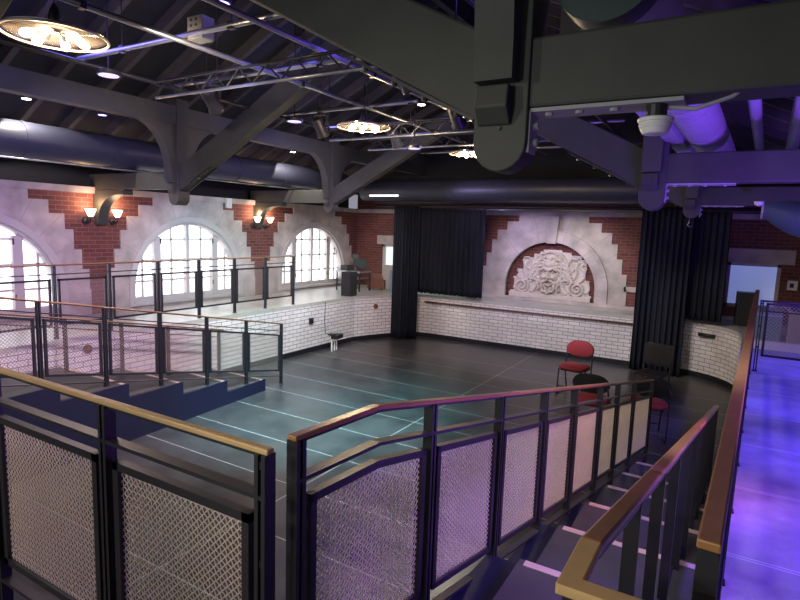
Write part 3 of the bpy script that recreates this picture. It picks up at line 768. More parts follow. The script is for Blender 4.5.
def railing(name,A,B,prof,posts,label,group=None,woodmat='rail_wood',p=.0165,crimp=True,panel=True,wood_w=.034,low=True,off_top=.19,off_bot=.80,postw=.04,wr=.0021,skip=(),rail_h=.014,wm='wire'):
    """straight-in-plan guard from A to B; prof = [(s,z_top)]; posts=[(s,z_base)]"""
    A=Vector((A[0],A[1],0));B=Vector((B[0],B[1],0)); L=(B-A).length; d=(B-A)/L; nrm=Vector((d.y,-d.x,0))
    def zt(s):
        if s<=prof[0][0]: return prof[0][1]
        for (a,za),(b,zb) in zip(prof,prof[1:]):
            if s<=b: return za+(zb-za)*(s-a)/(b-a)
        return prof[-1][1]
    def f(s,z,n=0): 
        q=A+d*s+nrm*n; return Vector((q.x,q.y,z))
    root=empty(name,f(posts[0][0],posts[0][1]),label,'railing',group)
    kinks=[s for s,_ in prof[1:-1]]
    ss=[prof[0][0]]+kinks+[prof[-1][0]]
    def strip(off,w,h,lo=None,hi=None):
        lo=ss[0] if lo is None else lo; hi=ss[-1] if hi is None else hi
        st=[lo]+[k for k in kinks if lo<k<hi]+[hi]
        m=MB(); V=[];F=[]
        for s in st:
            z=zt(s)-off
            for n_,zz in ((-w/2,z-h),(w/2,z-h),(w/2,z),(-w/2,z)): V.append(f(s,zz,n_))
        for i in range(len(st)-1):
            for k in range(4): F.append((i*4+k,i*4+(k+1)%4,(i+1)*4+(k+1)%4,(i+1)*4+k))
        F+=[(3,2,1,0),tuple((len(st)-1)*4+k for k in range(4))]
        return m.add(V,F)
    strip(0,wood_w,rail_h).build('handrail',M[woodmat],root,world=True,bevel=.004)
    m=strip(rail_h,wood_w*.7,.008); m.build('rail_flat',M['black_metal'],root,world=True)
    strip(.125,.038,.012).build('mid_rail',M['black_metal'],root,world=True)
    if low: strip(.875,.038,.012).build('lower_rail',M['black_metal'],root,world=True)
    for s,zb in posts:
        m=MB(); z1=zt(s)-rail_h
        for g in (-1,1):
            vs=[f(s+g*postw*.3-postw*.16,zb,-.02),f(s+g*postw*.3+postw*.16,zb,-.02),f(s+g*postw*.3+postw*.16,zb,.02),f(s+g*postw*.3-postw*.16,zb,.02)]
            vs+= [Vector((v.x,v.y,z1)) for v in vs]
            m.add(vs,[(0,3,2,1),(4,5,6,7),(0,1,5,4),(1,2,6,5),(2,3,7,6),(3,0,4,7)])
        for zz in (zb+.005,zb+.3,z1-.3,z1-.03):
            c=f(s,zz); m.cbox(c,(.03,.03,.02))
        a=f(s-.028,zb,-.026);b=f(s+.028,zb,.026)
        m.box((min(a.x,b.x),min(a.y,b.y),zb),(max(a.x,b.x),max(a.y,b.y),zb+.008))
        m.build('post',M['black_metal'],root,world=True)
    if panel:
        for i,((s0,_),(s1,_)) in enumerate(zip(posts,posts[1:])):
            if i in skip: continue
            a=s0+.045;b=s1-.045
            st=[a]+[k for k in kinks if a<k<b]+[b]
            fr=MB(); t=.026
            for u,v in zip(st,st[1:]):
                for off in (off_top,off_bot-t):
                    V=[]
                    for s in (u,v):
                        z=zt(s)-off
                        for n_,zz in ((-.014,z-t),(.014,z-t),(.014,z),(-.014,z)): V.append(f(s,zz,n_))
                    fr.add(V,[(0,1,2,3),(7,6,5,4),(0,4,5,1),(1,5,6,2),(2,6,7,3),(3,7,4,0)])
            for u in (a,b-t):
                V=[]
                for s in (u,u+t):
                    z=zt(s)
                    for n_,zz in ((-.014,z-off_bot),(.014,z-off_bot),(.014,z-off_top),(-.014,z-off_top)): V.append(f(s,zz,n_))
                fr.add(V,[(0,1,2,3),(7,6,5,4),(0,4,5,1),(1,5,6,2),(2,6,7,3),(3,7,4,0)])
            pf=fr.build('panel_frame',M['black_metal'],root,world=True)
            quads=[]
            for u,v in zip(st,st[1:]):
                u_=max(u,a+t*.6); v_=min(v,b-t*.6)
                quads.append([(u_,zt(u_)-off_bot+t*.5),(v_,zt(v_)-off_bot+t*.5),(v_,zt(v_)-off_top-t*.5),(u_,zt(u_)-off_top-t*.5)])
            w=wires(quads,p,wr,.0017,f,crimp)
            w.build('wire_mesh',M[wm],pf,off=root.location)
    return root
# foreground guard, left of the gap (along x at y=1)
railing('mesh_railing',(-5.4,1.0),(-.96,1.0),[(0,2.0),(4.44,2.035)],[(.02,ZD),(.76,ZD),(1.5,ZD),(2.24,ZD),(2.98,ZD),(3.73,ZD),(4.42,ZD)],
    'black mesh guard railing with brass-toned handrail at lower left','mesh-panel railings',skip=(0,1),wood_w=.026,rail_h=.016,wr=.002,woodmat='oak')
# stair guard rising from the gap
A=(-.98,1.1);B=(-.65,6.8)
LR=math.dist(A,B); sk=.36
sat=lambda y:(y-1.1)/(6.8-1.1)*LR
ZR=[1.03/6*k for k in range(7)]
YN=[6.33,5.53,4.76,4.0,3.24,2.49]   # nosing y for step k=1..6 (right stairs)
def tread_right(y):
    z=0
    for k,yn in enumerate(YN):
        if y<yn: z=ZR[k+1]
    return z
ys=[1.12,1.84,2.5,3.14,3.74,4.43,5.04,5.62,6.72]
ys=[1.12,1.84,2.5,3.14,3.74,4.43,5.04,5.75,6.74]
railing('mesh_railing',A,B,[(0,2.035),(sk+.03,2.025),(LR,1.0)],[(sat(y),tread_right(y)) for y in ys],
    'mesh guard railing sloping down beside the right-hand steps, purple-lit','mesh-panel railings',rail_h=.016)
# balustrade on the right of the same stairs: upright bars only
def bar_rail():
    A=Vector((-.21,1.1,2.0));B=Vector((.0,6.19,.98))
    root=empty('stair_handrail',(-.2,1.1,ZD),'sloping wooden handrail on flat black balusters right of the near steps','railing')
    d=(B-A)
    A=Vector((-.188,1.1,1.99));B=Vector((.0,6.19,.97)); d=B-A
    m=MB(); m.bar(A-d*.002,B,.044,.02); m.build('handrail',M['rail_wood'],root,world=True,bevel=.006)
    MB().prism([(-.212,.915),(-.005,.915),(-.005,.958),(-.168,.958),(-.166,1.1),(-.21,1.1)],XY(1.98),0,.02).build('level_rail',M['oak'],root,world=True,bevel=.006)
    m=MB(); m.bar(A+Vector((0,0,-.02)),B+Vector((0,0,-.02)),.035,.014); m.build('rail_flat',M['black_metal'],root,world=True)
    for yy in (.93,):
        MB().box((-.2,.925,ZD),(-.175,.95,1.98)).build('post',M['black_metal'],root,world=True)
    for yy in (1.59,2.11,2.63,3.14,3.59,4.02,4.56,5.26,6.1):
        q=A+d*((yy-1.1)/5.09); zb=tread_right(yy)
        MB().box((q.x-.02,yy-.012,zb),(q.x+.02,yy+.012,q.z-.02)).build('baluster',M['black_metal'],root,world=True)
    m=MB(); m.bar((A.x,1.6,1.18),(B.x,6.1,.22),.012,.04); m.build('lower_rail',M['black_metal'],root,world=True)
bar_rail()
# deck edge railing (right)
A=(.012,1.16);B=(.285,7.75); LQ=math.dist(A,B)
railing('deck_railing',A,B,[(0,2.03),(LQ,2.03)],[(.05+i*(LQ-.1)/8,ZD) for i in range(9)],
    'long railing with broad wooden cap along the purple-lit right deck','mesh-panel railings',crimp=False,p=.03,wood_w=.042,rail_h=.02)
railing('deck_railing',(.33,7.9),(1.7,7.9),[(0,1.9),(1.37,1.9)],[(.02,ZD),(.7,ZD),(1.35,ZD)],
    'short mesh railing crossing the far end of the purple deck','mesh-panel railings',woodmat='black_metal',crimp=False,p=.03,off_top=.03,off_bot=.68,low=False)
# left stair guard (outer)
def tread_left(y):
    z=0
    for k,yn in enumerate((6.25,5.42,4.62,3.82,3.01,2.36)):
        if y<yn: z=ZR[k+1]
    return z
A=(-5.93,1.5);B=(-6.23,6.74); LS=math.dist(A,B); sl_=lambda y:(y-1.5)/5.24*LS
ys=[1.52,2.2,2.92,3.64,4.38,5.14,5.91,6.72]
railing('mesh_railing',A,B,[(0,2.03),(sl_(1.6),2.02),(LS,1.0)],[(sl_(y),tread_left(y)) for y in ys],
    'mesh guard railing sloping down the far left steps, pit side','mesh-panel railings',crimp=False,p=.026,wr=.0027,wm='wire_tan',wood_w=.034,low=True)
A=(-7.0,1.8);B=(-7.0,6.2); 
railing('wall_side_handrail',A,B,[(0,1.75),(4.4,.88)],[(y-1.8,tread_left(y)) for y in (2.2,2.95,3.7,4.44,5.16,6.1)],
    'slim handrail on the wall side of the far left steps','railings of the left steps',crimp=False,panel=False,low=False,wood_w=.035)
# ledge railing by the windows
yy=[1.6,2.35,3.09,3.83,4.57,5.34,6.09,6.85,7.6,8.37]
railing('window_ledge_railing',(-7.45,1.55),(-7.45,8.42),[(0,2.0),(6.87,2.0)],[(y-1.55,ZD) for y in yy],
    'level railing along the raised ledge in front of the arched windows','mesh-panel railings',crimp=False,p=.022,wr=.0026,wm='wire_tan',wood_w=.03,low=False)

# ------------------------------------------------------------------ stairs
def stairs(name,label,xl,xr,yns,ytop,noses=True,xl2=None,xr2=None):
    root=empty(name,((xl+(xr(ytop) if callable(xr) else xr))/2,yns[0],0),label,'steps','flights of low broad steps')
    n=len(yns)
    for k in range(n):
        y1=yns[k]; y0=yns[k+1] if k+1<n else ytop
        b=MB().box((xl,y0-.001,0),(xr(y1) if callable(xr) else xr,y1,ZR[k+1]))
        s=b.build('step',M['tread'],root,world=True)
        X1=xr(y1) if callable(xr) else xr
        if noses: MB().box((xl+.03,y1-.05,ZR[k+1]),(X1-.01,y1-.004,ZR[k+1]+.004)).build('nosing_strip',M['nosing'],s,off=root.location)
    return root
stairs('steps','dark steps with pale nosing strips descending at lower right',-.75,lambda y:.06+.01*y,YN,1.0)
rl=stairs('steps','dark steps descending beside the left white brick wall, navy side panel',-7.31,lambda y:-5.62-.085*y,[6.25,5.42,4.62,3.82,3.01,2.36],1.0)
# landing front between x=-5.6.. handled by deck; navy stringers
def stringer(xf,yns,ytop,t,root,sx):
    poly=[(ytop,0),(yns[0]+.01,0)]
    prev=0
    for k,y in enumerate(yns):
        poly+=[(y+.01,ZR[k+1]+.012)]
        poly+=[((yns[k+1] if k+1<len(yns) else ytop)+.01,ZR[k+1]+.012)]
    m=MB().prism(poly,lambda a,b,dd:(xf(a)+dd,a,b),0,t)
    m.build('stringer',M['navy'],root,world=True)
stringer(lambda y:-5.62-.085*y,[6.25,5.42,4.62,3.82,3.01,2.36],1.06,.025,rl,1)
for o in bpy.data.objects:
    if o.name.startswith('steps') and o is not rl and o.type=='EMPTY':
        for k,y in enumerate(YN):
            y0=YN[k+1] if k<5 else 1.03
            xa=lambda q:-.98+.33*(q-1.1)/5.7-.015
            if y>6: continue
            MB().add([(xa(y0),y0,0),(-.752,y0,0),(-.752,y,0),(xa(y),y,0),(xa(y0),y0,ZR[k+1]-.03),(-.752,y0,ZR[k+1]-.03),(-.752,y,ZR[k+1]-.03),(xa(y),y,ZR[k+1]-.03)],
              [(0,3,2,1),(4,5,6,7),(0,1,5,4),(1,2,6,5),(2,3,7,6),(3,0,4,7)]).build('stringer',M['navy'],o,off=o.location)

# grab rail on back pit wall
root=empty('grab_rail',(-3.9,11.8,.87),'long dark pipe rail fixed along the back white brick wall','wall rail')
MB().tube([(-6.3,11.79,.87),(-1.2,11.79,.87)],.02,10).build('pipe_run',M['brown'],root,world=True,smooth=True)
for x in (-6.2,-5.2,-4.2,-3.2,-2.2,-1.3):
    MB().tube([(x,11.86,.86),(x,11.79,.86)],.026,10).build('rail_bracket',M['galv'],root,world=True)
o=MB().tube([(-.42,11.7,.83),(-.15,11.58,.83)],.035,8).build('wall_fitting',M['pipe_dark'],off=(-.3,11.6,.83),smooth=True); tag(o,'dark metal fitting on the curved white brick wall right of the tall drape','wall fitting')

# ------------------------------------------------------------------ drapes
def drape(name,path,z0,z1,label,folds,amp,group='black drapes',flare=.0):
    """pleated hanging cloth along a 2D path"""
    pts=[Vector(p) for p in path]; L=sum((b-a).length for a,b in zip(pts,pts[1:]))
    n=folds*10; rows=14; V=[];F=[]
    def at(s):
        s*=L
        for a,b in zip(pts,pts[1:]):
            l=(b-a).length
            if s<=l+1e-6: d=(b-a)/l; return a+d*s,Vector((-d.y,d.x))
            s-=l
        d=(pts[-1]-pts[-2]).normalized(); return pts[-1],Vector((-d.y,d.x))
    ph=[random.uniform(-.6,.6) for _ in range(folds+2)]
    am=[random.uniform(.6,1.2) for _ in range(folds+2)]
    w1=random.uniform(0,6)
    for j in range(rows+1):
        t=j/rows; z=z0+(z1-z0)*t
        for i in range(n+1):
            s0=i/n; s=min(1,max(0,s0+.035*math.sin(9*s0+w1)*math.sin(PI*s0)+.02*math.sin(23*s0+w1)*math.sin(PI*s0)*(1-.5*t))); q,nn=at(min(1,max(0,s+.004*math.sin(6*t+i*.3))))
            k=int(s*folds); a=amp*am[k]*(.55+.45*(1-t))*(math.sin(s*folds*2*PI+ph[k]*.5*(1-t))+.25*math.sin(s*folds*4*PI+ph[k]))
            q=q+nn*a; V.append((q.x,q.y,z+(.01*math.sin(i) if j==0 else 0)))
    for j in range(rows):
        for i in range(n): F.append((j*(n+1)+i,j*(n+1)+i+1,(j+1)*(n+1)+i+1,(j+1)*(n+1)+i))
    c=Vector(((path[0][0]+path[-1][0])/2,(path[0][1]+path[-1][1])/2,z0))
    o=MB().add(V,F).build(name,M['curtain'],off=c,smooth=True)
    so=o.modifiers.new('s','SOLIDIFY'); so.thickness=.006
    tag(o,label,'curtain',group)
drape('drape',[(-6.88,11.2),(-6.6,11.16),(-6.27,11.36)],.02,3.12,'narrow floor-length black drape hanging at the left back corner',9,.05)
drape('drape',[(-6.44,11.64),(-5.6,11.66),(-4.78,11.66)],1.1,3.09,'short wide black drape left of the carved niche, ending at ledge',13,.035)
drape('drape',[(-1.55,11.5),(-.66,11.46)],.02,3.12,'floor-length black drape right of the niche behind the black chair',9,.05)
drape('drape',[(-.72,11.64),(-.08,11.58)],1.1,3.09,'short black drape beside the right back window, ending above ledge',6,.04)

# ------------------------------------------------------------------ chairs
def rbox(c,d,r=.02):
    return MB().cbox(c,d)
def round_chair(loc,rz,label,back_mat_front=M['red_fabric']):
    """stacking chair with round back: +y is the way it faces"""
    root=empty('conference_chair',loc,label,'chair','red-seated round-back chairs',rz)
    # seat cushion, superellipse
    m=MB(); n=28
    def sup(rx,ry,z,cy=0,e=3.2):
        o=[]
        for i in range(n):
            t=2*PI*i/n; c_,s_=math.cos(t),math.sin(t)
            o.append((rx*abs(c_)**(2/e)*(1 if c_>0 else -1),cy+ry*abs(s_)**(2/e)*(1 if s_>0 else -1),z))
        return o
    lay=[sup(.2,.2,.42),sup(.225,.225,.43),sup(.23,.23,.455),sup(.215,.215,.475),sup(.16,.16,.485)]
    V=[v for l in lay for v in l]; F=[]
    for j in range(len(lay)-1):
        for i in range(n): F.append((j*n+i,j*n+(i+1)%n,(j+1)*n+(i+1)%n,(j+1)*n+i))
    F+=[tuple(range(n-1,-1,-1)),tuple((len(lay)-1)*n+i for i in range(n))]
    m.add(V,F).build('seat',M['red_fabric'],root,smooth=60)
    def back(d0,d1,rx,rz_,name,mt_):
        m=MB(); zc=.70; N=28; V=[];F=[]
        prof=[(0.86,d0),(1,d0+(d1-d0)*.3),(1,d0+(d1-d0)*.7),(.86,d1)]
        for k,y in prof:
            for i in range(N):
                t=2*PI*i/N; c_,s_=math.cos(t),math.sin(t)
                zz=rz_*s_*(1 if s_>0 else .72)*k
                x=rx*k*(abs(c_)**.75)*(1 if c_>0 else -1)
                yy=-.225+y-(zz)*.16+ (x*x)*.5
                V.append((x,yy,zc+zz))
        for j in range(3):
            for i in range(N): F.append((j*N+i,j*N+(i+1)%N,(j+1)*N+(i+1)%N,(j+1)*N+i))
        F+=[tuple(range(N-1,-1,-1)),tuple(3*N+i for i in range(N))]
        m.add(V,F).build(name,mt_,root,smooth=60)
    back(0,.035,.225,.145,'backrest',M['red_fabric'])
    back(-.018,0,.232,.152,'back_shell',M['black_plastic'])
    for s in (-1,1):
        MB().tube([(s*.2,.19,.0),(s*.205,.17,.2),(s*.21,.14,.40),(s*.212,.1,.425),(s*.212,-.1,.425)],.011,10).build('leg',M['black_metal'],root,smooth=True)
        MB().tube([(s*.2,-.24,.0),(s*.212,-.2,.2),(s*.218,-.17,.42),(s*.218,-.2,.6),(s*.2,-.225,.72)],.011,10).build('leg',M['black_metal'],root,smooth=True)
        MB().tube([(s*.2,.19,.012),(s*.2,-.24,.012)],.011,10).build('floor_bar',M['pipe_dark'],root,smooth=True)
    MB().tube([(-.2,.16,.13),(.2,.16,.13)],.008,8).build('stretcher',M['pipe_dark'],root,smooth=True)
    MB().cbox((0,0,.41),(.34,.34,.02)).build('seat_pan',M['black_plastic'],root)
    return root
ch=round_chair((-2.06,9.15,0),PI-.12,'red round-back chair facing the viewer, before the back brick wall')
c=copy_tree(ch); c.location=(-1.42,7.45,0); c.rotation_euler=(0,0,.05); c['label']='red-seated chair with black round back, seen from behind at centre of the sloping rail'
c=copy_tree(ch); c.location=(-.78,7.75,0); c.rotation_euler=(0,0,.3); c['label']='red-seated chair with black round back, seen from behind at foot of steps'
root=empty('mesh_back_chair',(-.95,9.7,0),'black square-backed chair in front of the tall right drape','chair',None,PI-.25); root.scale=(.9,.9,.92)
m=MB(); m.cbox((0,.02,.45),(.46,.45,.045)); m.build('seat',M['grey_fabric'],root,bevel=.02)
m=MB(); V=[]
m.prism([(-.2,.56),(.2,.56),(.24,.62),(.245,.9),(.21,.93),(-.21,.93),(-.245,.9),(-.24,.62)],lambda a,b,d:(a,-.2-.2*(b-.5)+d+a*a*.6,b),-.012,.012)
m.build('backrest',M['grey_fabric'],root)
m=MB(); m.tube([(-.2,-.215,.56),(-.245,-.19,.62),(-.25,-.235,.9),(-.21,-.26,.935),(.21,-.26,.935),(.25,-.235,.9),(.245,-.19,.62),(.2,-.215,.56)],.012,8)
m.build('back_frame',M['black_plastic'],root,smooth=True)
for s in (-1,1):
    MB().tube([(s*.24,.22,0),(s*.235,.2,.43),(s*.235,-.15,.44)],.012,8).build('leg',M['black_metal'],root,smooth=True)
    MB().tube([(s*.24,-.24,0),(s*.235,-.16,.43),(s*.235,-.2,.62)],.012,8).build('leg',M['black_metal'],root,smooth=True)

# ------------------------------------------------------------------ equipment
def speaker(c,d,rz,label,zt=ZD,feet=False):
    root=empty('loudspeaker',(c[0],c[1],zt),label,'loudspeaker','loudspeakers',rz)
    w,dp,h=d
    MB().box((-w/2,-dp/2,0),(w/2,dp/2,h)).build('cabinet',M['black_plastic'],root,bevel=.012)
    MB().box((-w/2+.02,-dp/2-.012,.03),(w/2-.02,-dp/2,h-.03)).build('grille',M['grey_fabric'],root)
    return root
speaker((-7.52,10.35),(.27,.28,.55),.1,'black loudspeaker standing on the left ledge corner beyond the railing')
speaker((.28,12.1),(.3,.3,.62),.1,'black loudspeaker on the back ledge by the right end of the wall')
root=empty('equipment_desk',(-8.1,11.35,ZD),'small dark equipment desk with shelf on left ledge corner','desk')
MB().box((-8.5,11.1,ZD+.46),(-7.75,11.6,ZD+.5)).build('desk_top',M['galv'],root,world=True)
MB().box((-8.45,11.15,ZD+.3),(-7.8,11.6,ZD+.32)).build('shelf',M['galv'],root,world=True)
for x in (-8.47,-7.78):
    for y in (11.13,11.57): MB().box((x-.015,y-.015,ZD),(x+.015,y+.015,ZD+.46)).build('leg',M['black_metal'],root,world=True)
root=empty('monitor',(-7.95,11.4,ZD+.5),'small dark monitor standing on the equipment desk','monitor',None,.2)
MB().box((-.17,-.015,.07),(.17,.015,.3)).build('bezel',M['black_plastic'],root); MB().box((-.155,-.018,.085),(.155,-.015,.285)).build('screen',M['screen'],root)
MB().box((-.03,-.01,0),(.03,.03,.08)).build('stand',M['black_plastic'],root); MB().box((-.09,-.06,0),(.09,.06,.01)).build('foot',M['black_plastic'],root)
o=MB().box((-8.42,11.2,ZD+.5),(-8.2,11.45,ZD+.62)).build('mixer_case',M['black_plastic'],off=(-8.3,11.3,ZD+.5),bevel=.01); tag(o,'small dark mixer case beside the monitor on the desk','mixer')
root=empty('microphone_stand',(-8.35,11.75,ZD),'thin stand with dark head behind the desk','stand')
MB().tube([(0,0,0),(0,0,.75)],.01,8).build('pole',M['galv'],root); MB().cbox((0,0,.82),(.16,.05,.14)).build('head',M['black_plastic'],root); MB().lathe([(.12,0),(.12,.015),(.02,.03)],(0,0,0),16).build('base',M['black_metal'],root)
root=empty('wooden_chair',(-7.78,11.93,ZD),'low brown wooden chair back beside the desk','chair',None,.3)
MB().box((-.18,-.15,.2),(.18,.2,.24)).build('seat',M['brown'],root,bevel=.01)
MB().prism([(-.2,.05),(.2,.05),(.22,.3),(.16,.42),(-.16,.42),(-.22,.3)],lambda a,b,d:(a,-.17+d-a*a*.8,b),-.01,.01).build('backrest',M['brown'],root)
for x in(-.15,.15):
    for y in (-.12,.17): MB().box((x-.015,y-.015,0),(x+.015,y+.015,.2)).build('leg',M['brown'],root)
o=MB().box((-7.85,12.3,ZD),(-7.5,12.34,ZD+.62)).build('leaning_board',M['grey_board'],off=(-7.7,12.2,ZD)); tag(o,'pale upright board leaning near the back wall beside the desk','board')
root=empty('cabinet',(-7.2,12.1,ZD),'blue-grey cabinet on the ledge just left of the narrow drape','cabinet')
MB().box((-.2,-.2,0),(.2,.2,.52)).build('cabinet_body',M['bluegrey'],root,bevel=.008); MB().box((.02,-.215,.02),(.19,-.2,.5)).build('door',M['black_plastic'],root)
root=empty('floor_box',(-6.98,9.22,0),'black equipment box on thin white legs by the left brick wall','stand',None,-1.4)
MB().box((-.13,-.08,.27),(.13,.08,.36)).build('box_body',M['black_plastic'],root,bevel=.01)
MB().box((.1,-.1,.36),(.22,.02,.39)).build('clip',M['black_plastic'],root)
for x in (-.12,-.02,.1): MB().tube([(x,-.07,0),(x,-.07,.27)],.016,8).build('leg',M['white_plastic'],root)
o=MB().tube([(-7.33,9.25,ZD-.02),(-7.32,9.22,.6),(-7.31,9.25,.33),(-7.1,9.24,.28)],.005,6).build('cable',M['pipe_dark'],off=(-7.3,9.25,.3),smooth=True); tag(o,'thin dark cable hanging down the brick wall to the black box','cable')
root=empty('wall_socket',(-7.33,8.78,.66),'black square socket plate on the left white brick wall','wall socket')
MB().box((0,-.06,-.06),(.03,.06,.06)).build('plate',M['black_plastic'],root,bevel=.005); MB().box((.03,-.03,-.03),(.036,.03,.03)).build('outlet',M['base_black'],root)
for (x,y,z,rz,l) in ((-7.1,10.85,.77,-.42,'round brown wall fitting near the corner left of the narrow drape'),(-7.33,4.16,.86,0,'round brown wall fitting seen through the left step railing')):
    o=MB().lathe([(.06,0),(.055,.02),(.03,.035)],(0,0,0),16,axis='x').build('round_fitting',M['brown'],smooth=40); o.location=(x,y,z); o.rotation_euler=(0,0,rz); tag(o,l,'wall fitting')
# things beyond the far deck rail
root=empty('equipment_case',(.55,10.6,ZD),'blue-lit equipment case beyond the short deck railing','case')
MB().box((-.2,-.2,0),(.2,.2,.5)).build('case_body',M['bluegrey'],root,bevel=.01); MB().box((-.2,-.205,.4),(.2,-.2,.43)).build('trim_band',M['galv'],root)
root=empty('equipment_case',(1.05,10.5,ZD),'grey equipment case with dark lid at the right edge','case')
MB().box((-.22,-.2,0),(.22,.2,.52)).build('case_body',M['grey_board'],root,bevel=.01); MB().box((-.22,-.2,.52),(.22,.2,.6)).build('lid',M['black_plastic'],root)
o=MB().box((.3,9.6,ZD),(1.7,9.75,ZD+.12)).build('deck_kerb',M['white_plastic'],off=(1,9.6,ZD)); tag(o,'low white kerb beyond the short deck railing','kerb')
root=empty('wall_switch_box',(.98,YB,1.78),'small white box with dark window on red brick at right','wall box')
MB().box((-.06,-.05,-.08),(.1,0,.1)).build('box_body',M['white_plastic'],root,bevel=.006); MB().box((-.02,-.056,-.03),(.04,-.05,.05)).build('window_plate',M['base_black'],root)

# ------------------------------------------------------------------ lights
def spot(name,loc,tgt,e,col,ang,blend=.5,r=.08):
    l=bpy.data.lights.new(name,'SPOT'); l.energy=e; l.color=col; l.spot_size=math.radians(ang); l.spot_blend=blend; l.shadow_soft_size=r
    o=bpy.data.objects.new(name,l); COL.objects.link(o); o.location=loc
    o.rotation_euler=(Vector(tgt)-Vector(loc)).to_track_quat('-Z','Y').to_euler(); return o
def point(name,loc,e,col,r=.1):
    l=bpy.data.lights.new(name,'POINT'); l.energy=e; l.color=col; l.shadow_soft_size=r
    o=bpy.data.objects.new(name,l); COL.objects.link(o); o.location=loc; return o
def area(name,loc,tgt,e,col,sx,sy):
    l=bpy.data.lights.new(name,'AREA'); l.energy=e; l.color=col; l.shape='RECTANGLE'; l.size=sx; l.size_y=sy
    o=bpy.data.objects.new(name,l); COL.objects.link(o); o.location=loc
    o.rotation_euler=(Vector(tgt)-Vector(loc)).to_track_quat('-Z','Y').to_euler(); return o
VI=(.20,.085,1.0)
for yy_,e_ in ((1.3,75),(2.5,80),(3.8,80),(5.2,85),(6.7,85),(8.6,90)):
    spot('deck_violet_lamp',(1.35,yy_,3.15),(.85,yy_+.25,1.0),e_*3.0,(.15,.055,1) if yy_<5 else (.1,.06,1),62,.5,.12)
spot('beam_violet_fill',(.9,4.2,1.9),(-.2,4.6,3.6),150,(.22,.07,1),100,.7)  # added upward fills with no fixture, tint the right-hand beams violet
spot('beam_violet_fill',(1.2,3.2,2.0),(.2,5.3,3.2),130,(.22,.07,1),90,.7)
spot('beam_violet_fill',(1.0,7.2,2.0),(-.2,8.9,3.2),90,(.22,.09,1),90,.7)
spot('warm_truss_fill',(-3.6,2.6,3.7),(-6.0,5.4,3.7),150,(1,.84,.74),80,.8)  # added fills with no fixture, brighten the strut fronts
spot('warm_truss_fill',(-3.6,6.2,3.7),(-6.0,8.9,3.7),110,(1,.84,.74),80,.8)
spot('beam_front_fill',(-1.6,-1.6,2.7),(-.5,2.1,3.3),75,(.93,1,.9),70,.7)  # added fill from behind the camera, brightens the nearest truss
spot('step_fill',(-.3,2.6,3.0),(-.35,3.8,.3),60,(.92,.92,1),85,.8,.2)  # added neutral fill for the right-hand steps, no fixture
spot('cyan_lamp',(-3.9,4.5,3.85),(-4.7,6.0,0),1500,(.3,.9,1),66,1.0)
spot('cyan_lamp',(-5.0,6.0,3.6),(-8.3,7.8,1),330,(.4,1,.9),70,.8)
spot('lavender_wall_lamp',(-4.4,3.3,3.6),(-7.35,4.6,.4),290,(1,.72,.95),85,.7)
spot('lavender_wall_lamp',(-4.0,6.0,3.6),(-7.35,7.6,.4),260,(1,.76,.85),80,.7)
spot('pink_wall_lamp',(-4.4,7.1,3.6),(-7.2,10.3,.7),190,(1,.8,.86),70,.7)
spot('lavender_upper_lamp',(-5.4,6.9,3.3),(-9,8.6,2.5),125,(.6,.48,1),100,.7)
spot('lavender_niche_lamp',(-4.55,11.3,3.05),(-3.9,12.8,1.5),52,(.7,.58,1),100,.8,.04)
spot('lavender_niche_lamp',(-5.3,9.3,3.3),(-3.7,12.7,2.4),60,(.6,.5,1),70,.7)
spot('yellow_niche_lamp',(-2.45,11.3,3.05),(-3.0,12.8,1.5),38,(1,.95,.8),95,.8,.04)
spot('white_back_wall_lamp',(-2.6,7.1,3.8),(-3.0,11.9,.35),380,(.93,.87,1),58,.6)
spot('warm_corner_lamp',(-1.6,8.6,3.0),(-.1,11.6,.7),95,(1,.85,.7),45,.7)
spot('lavender_window_lamp',(-5.4,3.2,3.3),(-9,4.6,2.3),185,(.5,.4,1),90,.7)
for (loc,_) in CH: point('chandelier_glow',(loc[0],loc[1],loc[2]-.12),60,(1,.75,.45),.16)
for y in (5.15,5.6,8.78,9.16): point('sconce_glow',(XL+.18,y,2.82),8,(1,.6,.32),.04)
spot('duct_downlight_beam',(-7.75,3.75,4.03),(-7.95,4.05,3.0),80,(1,.9,.75),110,.12,.02)
spot('duct_downlight_beam',(-7.5,8.36,3.98),(-7.8,8.8,3.2),80,(1,.9,.75),100,.12,.02)
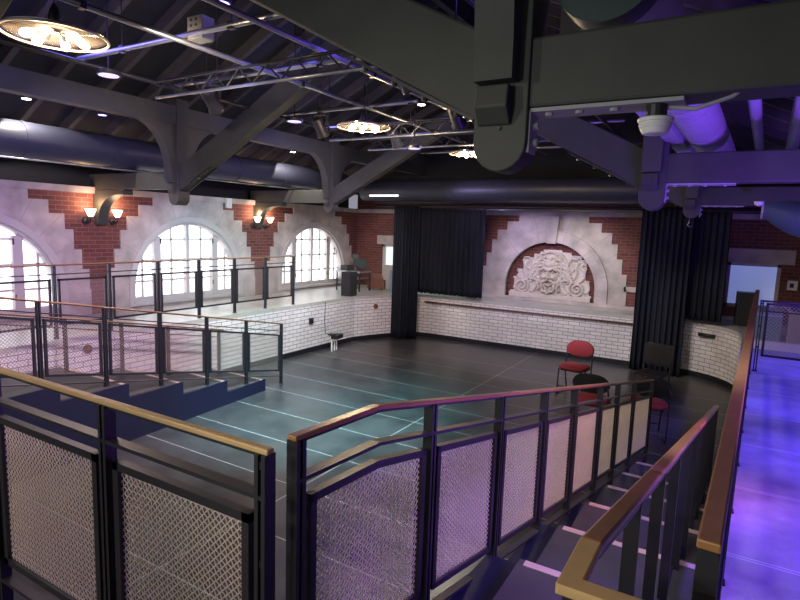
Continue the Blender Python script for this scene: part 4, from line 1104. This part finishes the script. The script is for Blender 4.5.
spot('foreground_lamp',(-3.2,-1.0,3.3),(-1.6,1.2,1.4),120,(1,.88,.72),85,.7)
spot('foreground_lamp',(-.7,-1.3,2.9),(-.4,1.6,1.6),60,(1,.85,.6),44,.7)
spot('violet_rail_lamp',(1.6,2.6,2.15),(-1.0,2.4,1.5),480,(.35,.13,1),52,.6,.25)
spot('magenta_lamp',(1.6,3.9,2.1),(-.85,3.8,1.2),300,(1,.25,.85),42,.9,.25)
point('roof_blue_fill',(-5.6,3.0,4.3),24,(.2,.18,1),.2)  # added blue fill points for the roof timbers, no fixtures
point('roof_blue_fill',(-5.8,7.2,4.2),16,(.2,.2,1),.2)
point('roof_blue_fill',(-2.4,4.2,4.7),14,(.15,.12,1),.2)
spot('pit_floor_fill',(-3.0,7.1,3.8),(-4.4,3.9,0),600,(.9,.95,1),75,.9)  # added neutral fill that lifts the sunken floor, no fixture
w=bpy.data.worlds.new('World'); sc.world=w; w.use_nodes=True
w.node_tree.nodes['Background'].inputs[0].default_value=(.5,.5,.58,1); w.node_tree.nodes['Background'].inputs[1].default_value=.45

# ------------------------------------------------------------------ camera
f_=556.0
def ray(u,v):
    d=np.array([u-400,v-300,f_]); return d/np.linalg.norm(d)
vy=ray(735,240); vx=-ray(-540,197); vx=vx-vy*vx.dot(vy); vx/=np.linalg.norm(vx); vz=-np.cross(vy,vx)
if vz[1]>0: vz=-vz
R=np.array([vx,vy,vz])
cx=R@np.array([1,0,0.]); cy=-(R@np.array([0,1,0.])); cz=-(R@np.array([0,0,1.]))
cam=bpy.data.cameras.new('camera'); co=bpy.data.objects.new('camera',cam); COL.objects.link(co)
mw=Matrix(((cx[0],cy[0],cz[0],0),(cx[1],cy[1],cz[1],0),(cx[2],cy[2],cz[2],2.6),(0,0,0,1)))
co.matrix_world=mw; cam.sensor_width=36; cam.lens=f_/800*36; cam.clip_start=.02
sc.camera=co
sc.view_settings.view_transform='Standard'; sc.view_settings.look='None'; sc.view_settings.gamma=1; sc.view_settings.exposure=.25
sc.view_settings.use_curve_mapping=False
